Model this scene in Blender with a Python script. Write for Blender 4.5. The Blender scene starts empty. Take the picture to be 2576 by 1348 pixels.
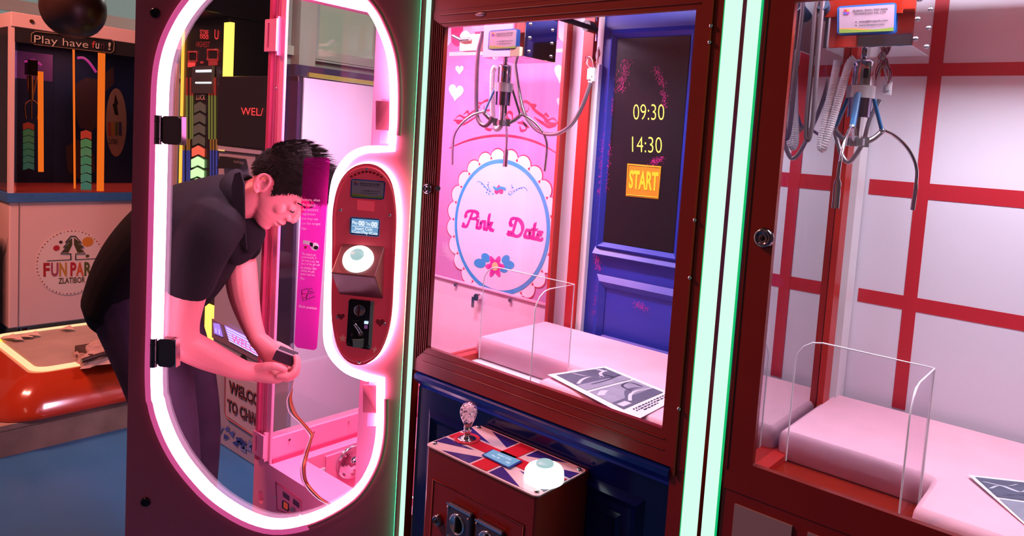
import bpy, bmesh, math, random
from mathutils import Vector as V, Matrix
random.seed(7)
SC = bpy.context.scene
COL = SC.collection
pi = math.pi

# ------------------------------------------------------------------ camera
F, CX, CY = 1789.24, 1429.56, 512.12          # photograph of 2576 x 1348
YAW, PIT, ROL = -0.664957, 0.0791926, -0.0689809
CH = 1.45
_f = V((math.sin(YAW)*math.cos(PIT), math.cos(YAW)*math.cos(PIT), -math.sin(PIT)))
_r = V((math.cos(YAW), -math.sin(YAW), 0))
_d = _f.cross(_r)
RT = math.cos(ROL)*_r + math.sin(ROL)*_d
DN = -math.sin(ROL)*_r + math.cos(ROL)*_d
FW = _f
camd = bpy.data.cameras.new('camera')
cam = bpy.data.objects.new('camera', camd)
COL.objects.link(cam)
M = Matrix.Identity(4)
for i in range(3):
    M[i][0] = RT[i]; M[i][1] = -DN[i]; M[i][2] = -FW[i]
M[2][3] = CH
cam.matrix_world = M
camd.sensor_width = 36
camd.lens = F/2576*36
camd.shift_x = (1288-CX)/2576
camd.shift_y = (CY-674)/2576
camd.clip_start = .05
camd.clip_end = 60
SC.camera = cam

# ------------------------------------------------------------------ exposure, world, lamps
SC.view_settings.view_transform = 'Standard'
SC.view_settings.look = 'None'
SC.view_settings.exposure = 0
SC.view_settings.gamma = 1
SC.view_settings.use_curve_mapping = False
SC.cycles.transparent_max_bounces = 32
SC.cycles.max_bounces = 14
W = bpy.data.worlds.new('world')
SC.world = W
W.use_nodes = True
W.node_tree.nodes['Background'].inputs[0].default_value = (.62, .42, .45, 1)
W.node_tree.nodes['Background'].inputs[1].default_value = .014

def area(name, loc, to, sx, sy, power, col):
    l = bpy.data.lights.new(name, 'AREA')
    l.shape = 'RECTANGLE'; l.size = sx; l.size_y = sy
    l.energy = power; l.color = col
    o = bpy.data.objects.new(name, l); COL.objects.link(o)
    o.location = loc
    o.rotation_euler = (V(to)-V(loc)).to_track_quat('-Z', 'Y').to_euler()
    return o

# the hall's ceiling lamps and an added orange one (their fittings are built with the setting)
area('overhead_light', (-3.9, -.5, 3.86), (-4.9, .9, 0), 1.2, .3, 240, (1, .30, .22))  # orange lamp added and aimed to warm the white machine
area('overhead_light', (-.6, -1.6, 3.86), (-.6, -1.6, 0), 1.2, .3, 5, (1, .50, .42))
area('overhead_light', (-4.3, 3.6, 3.86), (-4.3, 3.6, 0), 1.2, .3, 9, (1, .85, .8))
area('overhead_light', (-6.8, 5.2, 3.86), (-6.8, 5.2, 0), 1.2, .3, 60, (1, .95, .85))
# the lamps in the roofs of the claw machines
area('machine_lamp_light', (-1.0, 1.33, 1.935), (-1.0, 1.46, .9), .6, .05, 8.5, (1, .88, .97))
area('machine_lamp_light', (-.13, 1.33, 1.935), (-.13, 1.46, .9), .6, .05, 13, (.92, .86, 1))
area('machine_lamp_light', (-1.8, 1.36, 1.925), (-1.8, 1.36, .4), .5, .08, 30, (1, .62, .84))
# fill light added at the back of the pink door's hinge side (its beads are built with the door)
area('door_fill_light', (-1.505, 1.175, 1.12), (-2.12, 1.12, 1.1), .02, 1.3, 7, (1, .52, .76))
area('machine_lamp_light', (-5.55, 1.75, 1.86), (-5.6, 1.75, 1), .3, .5, 2.5, (1, .5, .4))

# ------------------------------------------------------------------ pixels to points
NU = V((math.sin(YAW), math.cos(YAW), 0))     # level direction of view
RR = V((math.cos(YAW), -math.sin(YAW), 0))    # level, to the right
C0 = V((0, 0, CH))
def ray(x, y): return RT*((x-CX)/F) + DN*((y-CY)/F) + FW
def PY(x, y, Y): r = ray(x, y); return C0 + r*(Y/r.y)
def PX(x, y, X): r = ray(x, y); return C0 + r*(X/r.x)
def PZ(x, y, Z): r = ray(x, y); return C0 + r*((Z-CH)/r.z)
def PU(x, y, u): r = ray(x, y); return C0 + r*(u/r.dot(NU))
def proj(p):
    q = p - C0; w = q.dot(FW)
    return (q.dot(RT)/w*F+CX, q.dot(DN)/w*F+CY)

# ------------------------------------------------------------------ materials
MATS = {}
def lin(h):
    h = h.lstrip('#')
    c = [int(h[i:i+2], 16)/255 for i in (0, 2, 4)]
    return tuple(((x+.055)/1.055)**2.4 if x > .04045 else x/12.92 for x in c)
def mat(name, col, rough=.5, metal=0, emit=0, ecol=None, var=.06, scale=25, bump=0, coat=0, spec=None, sss=0):
    if name in MATS: return MATS[name]
    m = bpy.data.materials.new(name); m.use_nodes = True
    nt = m.node_tree; b = nt.nodes['Principled BSDF']
    c = lin(col) if isinstance(col, str) else col
    b.inputs['Roughness'].default_value = rough
    b.inputs['Metallic'].default_value = metal
    if coat: b.inputs['Coat Weight'].default_value = coat; b.inputs['Coat Roughness'].default_value = .08
    if spec is not None: b.inputs['Specular IOR Level'].default_value = spec
    if sss:
        b.inputs['Subsurface Weight'].default_value = sss
        b.inputs['Subsurface Radius'].default_value = (1, .35, .2)
        b.inputs['Subsurface Scale'].default_value = .006
    tc = nt.nodes.new('ShaderNodeTexCoord')
    no = nt.nodes.new('ShaderNodeTexNoise'); no.inputs['Scale'].default_value = scale; no.inputs['Detail'].default_value = 4
    nt.links.new(tc.outputs['Object'], no.inputs['Vector'])
    if var:
        mx = nt.nodes.new('ShaderNodeMixRGB'); mx.blend_type = 'MULTIPLY'
        mx.inputs[0].default_value = 1
        mx.inputs[1].default_value = (*c, 1)
        rp = nt.nodes.new('ShaderNodeMapRange')
        rp.inputs['To Min'].default_value = 1-var; rp.inputs['To Max'].default_value = 1+var
        nt.links.new(no.outputs['Fac'], rp.inputs['Value'])
        cb = nt.nodes.new('ShaderNodeCombineColor')
        for k in range(3): nt.links.new(rp.outputs['Result'], cb.inputs[k])
        nt.links.new(cb.outputs['Color'], mx.inputs[2])
        nt.links.new(mx.outputs['Color'], b.inputs['Base Color'])
    else:
        b.inputs['Base Color'].default_value = (*c, 1)
    if bump:
        bp = nt.nodes.new('ShaderNodeBump'); bp.inputs['Strength'].default_value = bump; bp.inputs['Distance'].default_value = .004
        nt.links.new(no.outputs['Fac'], bp.inputs['Height']); nt.links.new(bp.outputs['Normal'], b.inputs['Normal'])
    if emit:
        e = ecol if ecol is not None else c
        e = lin(e) if isinstance(e, str) else e
        b.inputs['Emission Color'].default_value = (*e, 1)
        b.inputs['Emission Strength'].default_value = emit
    MATS[name] = m
    return m
def glass(name, tint=(1, 1, 1), refl=1.0, rough=0.0, base=.0):
    if name in MATS: return MATS[name]
    m = bpy.data.materials.new(name); m.use_nodes = True
    nt = m.node_tree; nt.nodes.remove(nt.nodes['Principled BSDF'])
    out = nt.nodes['Material Output']
    t = nt.nodes.new('ShaderNodeBsdfTransparent'); t.inputs[0].default_value = (*tint, 1)
    g = nt.nodes.new('ShaderNodeBsdfGlossy'); g.inputs['Roughness'].default_value = rough
    fr = nt.nodes.new('ShaderNodeFresnel'); fr.inputs['IOR'].default_value = 1.45
    ge = nt.nodes.new('ShaderNodeNewGeometry')
    iv = nt.nodes.new('ShaderNodeMapRange')       # same index on the way out, so thin panes never turn into full mirrors
    iv.inputs['To Min'].default_value = 1.45; iv.inputs['To Max'].default_value = 1/1.45
    nt.links.new(ge.outputs['Backfacing'], iv.inputs['Value']); nt.links.new(iv.outputs['Result'], fr.inputs['IOR'])
    mr = nt.nodes.new('ShaderNodeMapRange'); mr.inputs['To Min'].default_value = base; mr.inputs['To Max'].default_value = base + refl*(1-base)
    mix = nt.nodes.new('ShaderNodeMixShader')
    nt.links.new(fr.outputs[0], mr.inputs['Value']); nt.links.new(mr.outputs['Result'], mix.inputs[0])
    nt.links.new(t.outputs[0], mix.inputs[1]); nt.links.new(g.outputs[0], mix.inputs[2])
    nt.links.new(mix.outputs[0], out.inputs[0])
    MATS[name] = m
    return m
def veil(name, col, alpha, emit=0):
    """see-through vinyl: part diffuse, part clear"""
    if name in MATS: return MATS[name]
    m = bpy.data.materials.new(name); m.use_nodes = True
    nt = m.node_tree; b = nt.nodes['Principled BSDF']; out = nt.nodes['Material Output']
    c = lin(col)
    b.inputs['Base Color'].default_value = (*c, 1); b.inputs['Roughness'].default_value = .35
    t = nt.nodes.new('ShaderNodeBsdfTransparent')
    k = max(c); t.inputs[0].default_value = (1, .05, .60, 1)
    mix = nt.nodes.new('ShaderNodeMixShader'); mix.inputs[0].default_value = alpha
    nt.links.new(t.outputs[0], mix.inputs[1]); nt.links.new(b.outputs[0], mix.inputs[2]); nt.links.new(mix.outputs[0], out.inputs[0])
    MATS[name] = m
    return m
def glow(name, col, s):
    return mat(name, (.02, .02, .02), .4, 0, s, col, var=0)

chrome = mat('chrome', (.75, .75, .78), .12, 1, var=.02)
steel = mat('brushed steel', (.45, .45, .48), .32, 1, var=.06, scale=60)
black = mat('black plastic', (.012, .011, .014), .35)
blackm = mat('matt black', (.006, .005, .007), .7)
white = mat('white board', (.78, .76, .8), .45, var=.03, scale=6)
whitep = mat('white plastic', (.8, .8, .82), .4, var=.02)
redp = mat('red painted timber', (.26, .012, .003), .36, var=.12, scale=14, coat=.12)
redb = mat('bright red paint', (.45, .015, .010), .4, var=.05)
redband = mat('red vinyl band', (.50, .015, .03), .45, var=.05)
navy = mat('navy gloss paint', (.0015, .007, .085), .14, var=.08)
bluep = mat('royal blue door paint', (.016, .032, .40), .42, var=.1, scale=8)
pinkp = mat('pink painted metal', (.56, .12, .17), .38, var=.04, scale=9)
pinki = mat('hot pink enamel', (.96, .29, .50), .32, var=.03, scale=9)
pane = glass('clear glass', (.97, .97, .98), .8)
mirpane = glass('half mirrored glass', (.5, .5, .8), 1, 0, .72)
acryl = glass('clear acrylic', (.97, .95, .97), .35)
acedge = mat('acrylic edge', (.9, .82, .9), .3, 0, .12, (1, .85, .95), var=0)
ink = mat('black ink', (.008, .008, .01), .6, var=0)

# ------------------------------------------------------------------ lettering (made once, in the empty scene)
_TX = {}
def text_geo(s, bold=0):
    k = (s, bold)
    if k in _TX: return _TX[k]
    c = bpy.data.curves.new('lettering', 'FONT'); c.body = s; c.resolution_u = 3; c.offset = bold
    o = bpy.data.objects.new('lettering', c); COL.objects.link(o)
    bpy.context.view_layer.update()
    dg = bpy.context.evaluated_depsgraph_get()
    me = bpy.data.meshes.new_from_object(o.evaluated_get(dg))
    vs = [(v.co.x, v.co.y) for v in me.vertices]; fs = [tuple(p.vertices) for p in me.polygons]
    bpy.data.objects.remove(o); bpy.data.curves.remove(c); bpy.data.meshes.remove(me)
    x0 = min(v[0] for v in vs); x1 = max(v[0] for v in vs); y0 = min(v[1] for v in vs); y1 = max(v[1] for v in vs)
    vs = [((x-x0)/(x1-x0), (y-y0)/(y1-y0)) for x, y in vs]
    _TX[k] = (vs, fs)
    return _TX[k]

# ------------------------------------------------------------------ mesh building
LOC = {}
def spline(pts, n=8, closed=False):
    pts = [V(p) for p in pts]; out = []
    N = len(pts); R = N if closed else N-1
    for i in range(R):
        g = lambda k: pts[k % N] if closed else pts[min(max(k, 0), N-1)]
        a, b, c, d = g(i-1), g(i), g(i+1), g(i+2)
        for j in range(n):
            t = j/n
            out.append(.5*((2*b)+(c-a)*t+(2*a-5*b+4*c-d)*t*t+(3*b-a-3*c+d)*t**3))
    if not closed: out.append(pts[-1])
    return out
class MB:
    def __init__(s): s.v = []; s.f = []; s.fm = []; s.sm = []; s.mats = []
    def mi(s, m):
        if m not in s.mats: s.mats.append(m)
        return s.mats.index(m)
    def add(s, vs, fs, m, smooth=False):
        o = len(s.v); k = s.mi(m)
        s.v += [V(p) for p in vs]
        for f in fs: s.f.append(tuple(o+i for i in f)); s.fm.append(k); s.sm.append(smooth)
        return s
    def box(s, a, b, m):
        x0, y0, z0 = [min(a[i], b[i]) for i in range(3)]; x1, y1, z1 = [max(a[i], b[i]) for i in range(3)]
        vs = [(x0,y0,z0),(x1,y0,z0),(x1,y1,z0),(x0,y1,z0),(x0,y0,z1),(x1,y0,z1),(x1,y1,z1),(x0,y1,z1)]
        return s.add(vs, [(3,2,1,0),(4,5,6,7),(0,1,5,4),(1,2,6,5),(2,3,7,6),(3,0,4,7)], m)
    def prism(s, pts, d, m, smooth=False):
        n = len(pts); d = V(d); pts = [V(p) for p in pts]
        vs = pts + [p+d for p in pts]
        s.add(vs, [tuple(range(n)), tuple(range(2*n-1, n-1, -1))], m)
        return s.add(vs, [(i, (i+1) % n, n+(i+1) % n, n+i) for i in range(n)], m, smooth)
    def poly(s, pts, m): return s.add(pts, [tuple(range(len(pts)))], m)
    def rings(s, rs, m, smooth=True, cap=True, closed=False):
        n = len(rs[0]); vs = [p for r in rs for p in r]; fs = []
        k = len(rs)
        for i in range(k if closed else k-1):
            for j in range(n):
                a, b = i*n+j, i*n+(j+1) % n; c, d = ((i+1) % k)*n+(j+1) % n, ((i+1) % k)*n+j
                fs.append((a, b, c, d))
        s.add(vs, fs, m, smooth)
        if cap and not closed:
            s.add(rs[0], [tuple(range(n-1, -1, -1))], m); s.add(rs[-1], [tuple(range(n))], m)
        return s
    def tube(s, path, r, m, seg=10, closed=False, flat=None, up=None):
        path = [V(p) for p in path]; N = len(path); rs = []
        nrm = None
        for i, p in enumerate(path):
            if closed: t = path[(i+1) % N]-path[i-1]
            else: t = path[min(i+1, N-1)]-path[max(i-1, 0)]
            if t.length < 1e-9: t = V((0, 0, 1))
            t.normalize()
            if up is not None: nrm = V(up) - t*V(up).dot(t)
            elif nrm is None:
                a = V((0, 0, 1)) if abs(t.z) < .9 else V((1, 0, 0)); nrm = a - t*a.dot(t)
            else: nrm = nrm - t*nrm.dot(t)
            if nrm.length < 1e-6: nrm = t.orthogonal()
            nrm.normalize(); b = t.cross(nrm)
            q = r[i] if isinstance(r, (list, tuple)) else r
            qa, qb = (q, q) if not isinstance(q, (list, tuple)) else q
            rs.append([p + nrm*(qa*math.cos(2*pi*k/seg)) + b*(qb*math.sin(2*pi*k/seg)) for k in range(seg)])
        return s.rings(rs, m, closed=closed)
    def cyl(s, a, b, r, m, seg=24, r2=None):
        a, b = V(a), V(b); return s.lathe(a, b-a, [(r, 0), (r2 if r2 is not None else r, 1)], m, seg, unit=False)
    def lathe(s, o, ax, prof, m, seg=28, unit=True, flatcap=True):
        o = V(o); ax = V(ax)
        A = ax.normalized() if unit else ax
        n = ax.normalized(); u = n.orthogonal().normalized(); w = n.cross(u)
        rs = [[o + A*h + u*(r*math.cos(2*pi*k/seg)) + w*(r*math.sin(2*pi*k/seg)) for k in range(seg)] for r, h in prof]
        sharp = len(prof) == 2
        return s.rings(rs, m, True)
    def ball(s, c, r, m, seg=20, sc=(1, 1, 1), axes=None):
        c = V(c); X, Y, Z = axes if axes else (V((1,0,0)), V((0,1,0)), V((0,0,1)))
        rs = []
        n = max(6, seg//2)
        for i in range(n+1):
            a = -pi/2 + pi*i/n; q = max(math.cos(a), .02)
            rs.append([c + X*(r*sc[0]*q*math.cos(2*pi*k/seg)) + Y*(r*sc[1]*q*math.sin(2*pi*k/seg)) + Z*(r*sc[2]*math.sin(a)) for k in range(seg)])
        return s.rings(rs, m)
    def ribbon(s, path, nib, m, taper=True):
        path = [V(p) for p in path]; nib = V(nib); N = len(path); vs = []
        for i, p in enumerate(path):
            k = 1 if not taper else min(1, .25 + 3*min(i, N-1-i)/N)
            vs += [p-nib*k, p+nib*k]
        return s.add(vs, [(2*i, 2*i+2, 2*i+3, 2*i+1) for i in range(N-1)], m)
    def text(s, t, TL, TR, BL, m, bold=0):
        vs, fs = text_geo(t, bold); TL, TR, BL = V(TL), V(TR), V(BL)
        return s.add([BL + (TR-TL)*x + (TL-BL)*y for x, y in vs], fs, m)
    def plate(s, outer, holes, d, m):
        """flat plate with holes, thickness vector d"""
        bm = bmesh.new(); d = V(d); loops = [outer]+list(holes); ed = []; LV = []
        for lp in loops:
            vv = [bm.verts.new(V(p)) for p in lp]; LV.append(vv)
            for i in range(len(vv)): ed.append(bm.edges.new((vv[i], vv[(i+1) % len(vv)])))
        bmesh.ops.triangle_fill(bm, use_beauty=True, edges=ed)
        bm.verts.index_update()
        vs = [v.co.copy() for v in bm.verts]; fs = [tuple(v.index for v in f.verts) for f in bm.faces]
        bm.free()
        s.add(vs, fs, m); s.add([v+d for v in vs], [tuple(reversed(f)) for f in fs], m)
        for lp in loops:
            n = len(lp); q = [V(p) for p in lp]
            s.add(q+[p+d for p in q], [(i, (i+1) % n, n+(i+1) % n, n+i) for i in range(n)], m)
        return s
    def build(s, name, parent=None, label=None, bevel=0, remesh=0, smooth=0, sub=0, autosmooth=True, recalc=True):
        L = LOC.get(parent.name, V((0, 0, 0))) if parent else V((0, 0, 0))
        me = bpy.data.meshes.new(name)
        me.from_pydata([p-L for p in s.v], [], s.f)
        for m in s.mats: me.materials.append(m)
        for p, k, sm in zip(me.polygons, s.fm, s.sm): p.material_index = k; p.use_smooth = sm
        if recalc:
            bm = bmesh.new(); bm.from_mesh(me)
            bmesh.ops.recalc_face_normals(bm, faces=bm.faces[:]); bm.to_mesh(me); bm.free()
        me.update()
        o = bpy.data.objects.new(name, me); COL.objects.link(o)
        if parent: o.parent = parent
        LOC[o.name] = L
        if label: o['label'] = label
        if bevel:
            md = o.modifiers.new('bevel', 'BEVEL'); md.width = bevel; md.segments = 2; md.limit_method = 'ANGLE'
        if remesh:
            md = o.modifiers.new('remesh', 'REMESH'); md.mode = 'VOXEL'; md.voxel_size = remesh; md.use_smooth_shade = True
        if smooth:
            md = o.modifiers.new('smooth', 'SMOOTH'); md.factor = .5; md.iterations = smooth
        return o
def thing(name, loc, label, cat, group=None):
    o = bpy.data.objects.new(name, None); COL.objects.link(o)
    o.location = loc; o.empty_display_size = .05; LOC[o.name] = V(loc)
    o['label'] = label; o['category'] = cat
    if group: o['group'] = group
    return o
def tag(o, label, cat, group=None):
    o['label'] = label; o['category'] = cat
    if group: o['group'] = group
    return o
def struct(o): o['kind'] = 'structure'; return o
def circ(c, ax, ay, r, n=32, r2=None): return [V(c)+V(ax)*(r*math.cos(2*pi*k/n))+V(ay)*((r2 or r)*math.sin(2*pi*k/n)) for k in range(n)]
def offset2(pts, nrm, d):
    """offset a closed planar loop sideways by d within its plane"""
    N = len(pts); out = []
    for i in range(N):
        t = (pts[(i+1) % N]-pts[i-1]).normalized(); out.append(pts[i] + t.cross(nrm)*d)
    return out
# ================================================================== the setting
def slab(name, a, b, m): return struct(MB().box(a, b, m).build(name))
floor_m = mat('blue epoxy floor', (.028, .15, .33), .3, var=.22, scale=3, bump=.02)
wall_m = mat('grey green plaster', (.42, .44, .42), .7, var=.08, scale=2)
ceil_m = mat('grey roof sheet', (.3, .3, .3), .7)
slab('floor', (-9.2, -3.2, -.1), (3, 8.2, 0), floor_m)
slab('ceiling', (-9.2, -3.2, 4), (3, 8.2, 4.1), ceil_m)
slab('wall_left', (-9.2, -3.2, 0), (-9, 8.2, 4), wall_m)
slab('wall_back', (-9.2, 8, 0), (3, 8.2, 4), wall_m)
slab('wall_right', (2.8, -3.2, 0), (3, 8.2, 4), wall_m)
slab('wall_front', (-9.2, -3.2, 0), (3, -3, 4), wall_m)
win_fr = mat('white window frame', (.6, .6, .6), .5)
for k, (y0, y1, z0, z1) in enumerate(((1.9, 2.75, 2.0, 3.1), (2.95, 3.8, 2.0, 3.1), (4.6, 5.02, 2.45, 3.3), (5.6, 6.5, 2.45, 3.3), (6.7, 7.6, 2.45, 3.3))):
    w = struct(MB().plate([V((-8.99, y0-.06, z0-.06)), V((-8.99, y1+.06, z0-.06)), V((-8.99, y1+.06, z1+.06)), V((-8.99, y0-.06, z1+.06))],
                          [[V((-8.99, y0, z0)), V((-8.99, y1, z0)), V((-8.99, y1, z1)), V((-8.99, y0, z1))]], (.05, 0, 0), win_fr).build('window_%d' % (k+1)))
    MB().box((-8.985, y0, z0), (-8.975, y1, z1), glow(('dim frosted pane', 'dim frosted pane', 'daylit frosted pane', 'cream frosted pane', 'cream frosted pane')[k], ((.5, .6, .55), (.5, .6, .55), (.95, 1, .95), (.62, .62, .45), (.62, .62, .45))[k], (.35, .35, 1.3, .5, .5)[k])).build('pane', w)
for k, y in enumerate((4.4, 5.35)):
    slab('trim_%d' % (k+1), (-8.99, y-.12, 0), (-8.8, y+.12, 4), mat('pale column paint', (.55, .53, .5), .6))
slab('trim_3', (-8.99, -3, 2.42), (-8.93, 8, 2.54), mat('pale beam paint', (.6, .6, .55), .6))

def ceiling_lamp(x, y, col):
    t = thing('ceiling_lamp', (x, y, 3.9), 'long lamp high on the hall ceiling', 'lamp', 'hall ceiling lamps')
    MB().box((x-.65, y-.2, 3.9), (x+.65, y+.2, 4), whitep).build('housing', t)
    MB().box((x-.6, y-.15, 3.885), (x+.6, y+.15, 3.899), glow('lamp diffuser', col, 1)).build('diffuser', t)
for x, y, c in ((-3.9, -.5, (1, .40, .30)), (-.6, -1.6, (1, .5, .42)), (-4.3, 3.6, (1, .85, .8)), (-6.8, 5.2, (1, .95, .85))): ceiling_lamp(x, y, c)  # the first, orange fitting goes with the added lamp

# long purple and yellow game cabinet on the far side of the hall
t = thing('arcade_cabinet', (-8.2, 6.1, 0), 'long purple game cabinet with yellow bands against the far hall wall', 'arcade machine')
pur = mat('purple cabinet', (.16, .06, .30), .4, 0, .04)
yel = mat('yellow band', (.62, .45, .12), .4, 0, .06)
MB().box((-8.6, 4.6, 0), (-7.8, 7.7, 1.95), pur).build('body', t)
MB().box((-7.8, 4.6, 1.72), (-7.77, 7.7, 1.84), yel).build('lower_band', t, 'orange yellow band')
MB().box((-7.8, 4.75, 2.02), (-7.76, 7.6, 2.12), yel).build('upper_band', t, 'orange yellow band')
MB().box((-8.6, 4.6, 1.95), (-7.82, 7.7, 2.2), mat('dark violet head', (.06, .04, .12), .4)).build('head_panel', t)
for y in (5.0, 5.6, 6.3, 7.0):
    MB().box((-7.79, y, 1.5), (-7.77, y+.35, 1.68), glow('violet screen', (.5, .35, .8), .5)).build('screen', t)

# ================================================================== white and blue claw machine on the left ("FUN PARK")
FX = -5.25
fw = mat('white cabinet laminate', (.80, .60, .58), .35, var=.02, scale=5)
fblue = mat('blue striped trim', (.04, .17, .45), .35, var=.25, scale=40)
t = thing('claw_machine', (FX-.35, 1.8, 0), 'white claw machine with blue trim and round park logo standing at the left', 'claw machine')
y0, y1 = 1.27, 2.25
MB().box((FX-.75, y0, .115), (FX, y1, .89), fw).build('cabinet', t, bevel=.006)
MB().box((FX, y0+.045, .12), (FX+.004, y0+.048, .89), mat('seam grey', (.2, .15, .15), .6)).build('panel_seam', t)
MB().box((FX-.76, y0-.012, .89), (FX+.012, y1+.01, .945), fblue).build('trim_band', t)
MB().box((FX-.75, y0, 1.932), (FX+.006, y1, 2.018), fw).build('top_beam', t, bevel=.004)
for k, (yy, zz) in enumerate(((1.37, 1.978), (1.70, 1.978))):
    MB().cyl((FX+.006, yy, zz), (FX+.012, yy, zz), .011, mat('brass screw', (.3, .14, .05), .4, 1)).build('screw', t)
MB().box((FX-.015, y0+.02, 1.845), (FX+.004, y1-.04, 1.936), blackm).build('header_board', t)
for yy in (y0, y1-.05, 1.68):
    if yy != 1.68: MB().box((FX-.05, yy, .945), (FX, yy+.022, 1.935), fw).build('corner_post', t)
MB().box((FX-.74, y0+.01, .945), (FX-.70, y1-.01, 1.93), mat('navy printed backdrop', (.02, .06, .22), .5, var=.5, scale=5)).build('back_panel', t)
MB().box((FX-.72, y0+.01, .93), (FX-.01, y1-.01, .95), mat('coral play floor', (.75, .12, .10), .5)).build('play_floor', t)
dk = glass('smoked glass', (.62, .5, .5), .55)
MB().box((FX-.012, y0+.035, .945), (FX-.006, y1-.05, 1.85), dk).build('front_glass', t)
MB().box((FX-.7, y0, .945), (FX-.05, y0+.006, 1.93), dk).build('side_glass', t)
# sign: Play have fun!
hd = MB()
q = lambda x, y, e=.0: PX(x, y, FX+.010+e)
cream = mat('cream lettering', (.55, .44, .36), .5, 0, .06, (.9, .7, .5))
fr = [q(80, 78), q(288, 100), q(286, 134), q(78, 111)]
frc = []
for i in range(4):
    a, b, c = fr[i-1], fr[i], fr[(i+1) % 4]
    frc += [b+(a-b)*.04*(1 if i % 2 else 5), b+(c-b)*.04*(5 if i % 2 else 1)]
hd.tube(frc, .0022, mat('gold frame line', (.3, .2, .1), .5), 6, closed=True)
hd.text('Play have ', q(86, 88), q(222, 103), q(86, 113), cream, -.004)
hd.text('f', q(232, 103), q(240, 104), q(231, 120), mat('red lettering', (.5, .05, .03), .5, 0, .1, (1, .1, .05)), .01)
hd.text('u', q(241, 108), q(250, 109), q(240, 122), cream, .01)
hd.text('n', q(254, 109), q(263, 110), q(253, 123), mat('dark lettering', (.1, .03, .05), .5))  # a darker letter than its neighbours
hd.text('!', q(273, 106), q(279, 107), q(272, 125), cream, .01)
hd.build('header_lettering', t)
# things inside the glass, and reflections built as glowing parts
org = glow('orange led reflection', (1, .26, .02), 2.2)  # glowing tubes put in for orange reflections in the front glass
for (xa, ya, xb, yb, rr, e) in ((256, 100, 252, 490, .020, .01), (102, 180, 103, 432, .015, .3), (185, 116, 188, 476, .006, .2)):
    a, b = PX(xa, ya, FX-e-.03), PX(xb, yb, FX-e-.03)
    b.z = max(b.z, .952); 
    MB().cyl(a, b, rr, org, 12).build('tube_or_reflection', t)
for (xa, ya, yb, e, n, dim) in ((218, 332, 484, .15, 7, 1), (73, 312, 430, .45, 7, .45)):  # red and green columns put in for reflections in the glass
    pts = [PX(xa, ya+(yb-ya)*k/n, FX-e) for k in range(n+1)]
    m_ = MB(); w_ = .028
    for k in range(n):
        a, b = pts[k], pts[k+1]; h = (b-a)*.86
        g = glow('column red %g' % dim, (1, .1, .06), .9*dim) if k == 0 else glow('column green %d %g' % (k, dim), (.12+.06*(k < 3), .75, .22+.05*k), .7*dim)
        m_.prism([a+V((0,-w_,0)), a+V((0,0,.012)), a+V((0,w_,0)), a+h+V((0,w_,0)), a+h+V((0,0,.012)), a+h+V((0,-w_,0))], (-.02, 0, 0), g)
    m_.build('reflection_column', t)
MB().tube(spline([PX(195, 146, FX-.2), PX(210, 146, FX-.2), PX(225, 158, FX-.2), PX(242, 182, FX-.2)]), .008, glow('magenta tube', (1, .08, .7), 1)).build('light_arc', t)
MB().tube(spline([PX(62, 155, FX-.35), PX(85, 152, FX-.35), PX(104, 164, FX-.35)]), .007, glow('magenta tube', (1, .08, .7), 1)).build('light_arc', t)
MB().box(PX(30, 126, FX-.5), PX(132, 205, FX-.48), mat('violet board', (.22, .08, .35), .5, 0, .15, (.4, .15, .7))).build('printed_board', t)
m_ = MB(); pp = lambda x, y, e=0: PX(x, y, FX-.55+e)
cl_ = mat('dull mauve print', (.07, .045, .07), .6)
for xs in (((180, 250), (185, 215), (215, 195), (250, 200), (285, 165), (288, 210), (260, 235), (262, 300), (230, 330), (200, 320)), ((165, 370), (195, 350), (235, 390), (240, 430), (200, 450), (170, 430))):
    m_.poly([pp(*x) for x in xs], cl_)
m_.prism([pp(292+26*math.cos(a), 308+86*math.sin(a), .03) for a in [2*pi*k/28 for k in range(28)]], (.004, 0, 0), mat('beige oval', (.42, .33, .28), .6))
m_.poly([pp(290, 236, .036), pp(298, 262, .036), pp(294, 264, .036), pp(298, 290, .036), pp(289, 288, .036), pp(283, 262, .036), pp(287, 260, .036)], ink)
for k, c in enumerate(((.5, .08, .05), (.5, .3, .05), (.12, .2, .05), (.05, .06, .2))):
    m_.poly([pp(272+9*k, 306, .036), pp(279+9*k, 308, .036), pp(279+9*k, 342, .036), pp(272+9*k, 340, .036)], mat('sign stripe %d' % k, c, .6))
m_.text('ZLATIBOR', pp(273, 349, .036), pp(296, 350, .036), pp(273, 362, .036), ink)
m_.build('printed_sign', t)
g_ = MB()
g_.box(PX(62, 150, FX-.4), PX(95, 190, FX-.33), black)
g_.tube([PX(78, 190, FX-.36), PX(79, 250, FX-.36)], .012, steel)
for dx in (-14, 0, 14):
    g_.tube(spline([PX(79, 250, FX-.36), PX(79+dx*1.2, 265, FX-.36), PX(79+dx, 300, FX-.36)]), .005, steel, 6)
g_.build('claw', t)
MB().tube(spline([PX(70, 190, FX-.42), PX(72, 225, FX-.42), PX(82, 240, FX-.42), PX(92, 190, FX-.42)]), .006, mat('tan hose', (.35, .18, .1), .6), 8).build('cable', t)
MB().box(PX(150, 478, FX-.2), PX(205, 500, FX-.16)+V((0, 0, .0)), org).build('tube_or_reflection', t)
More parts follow.
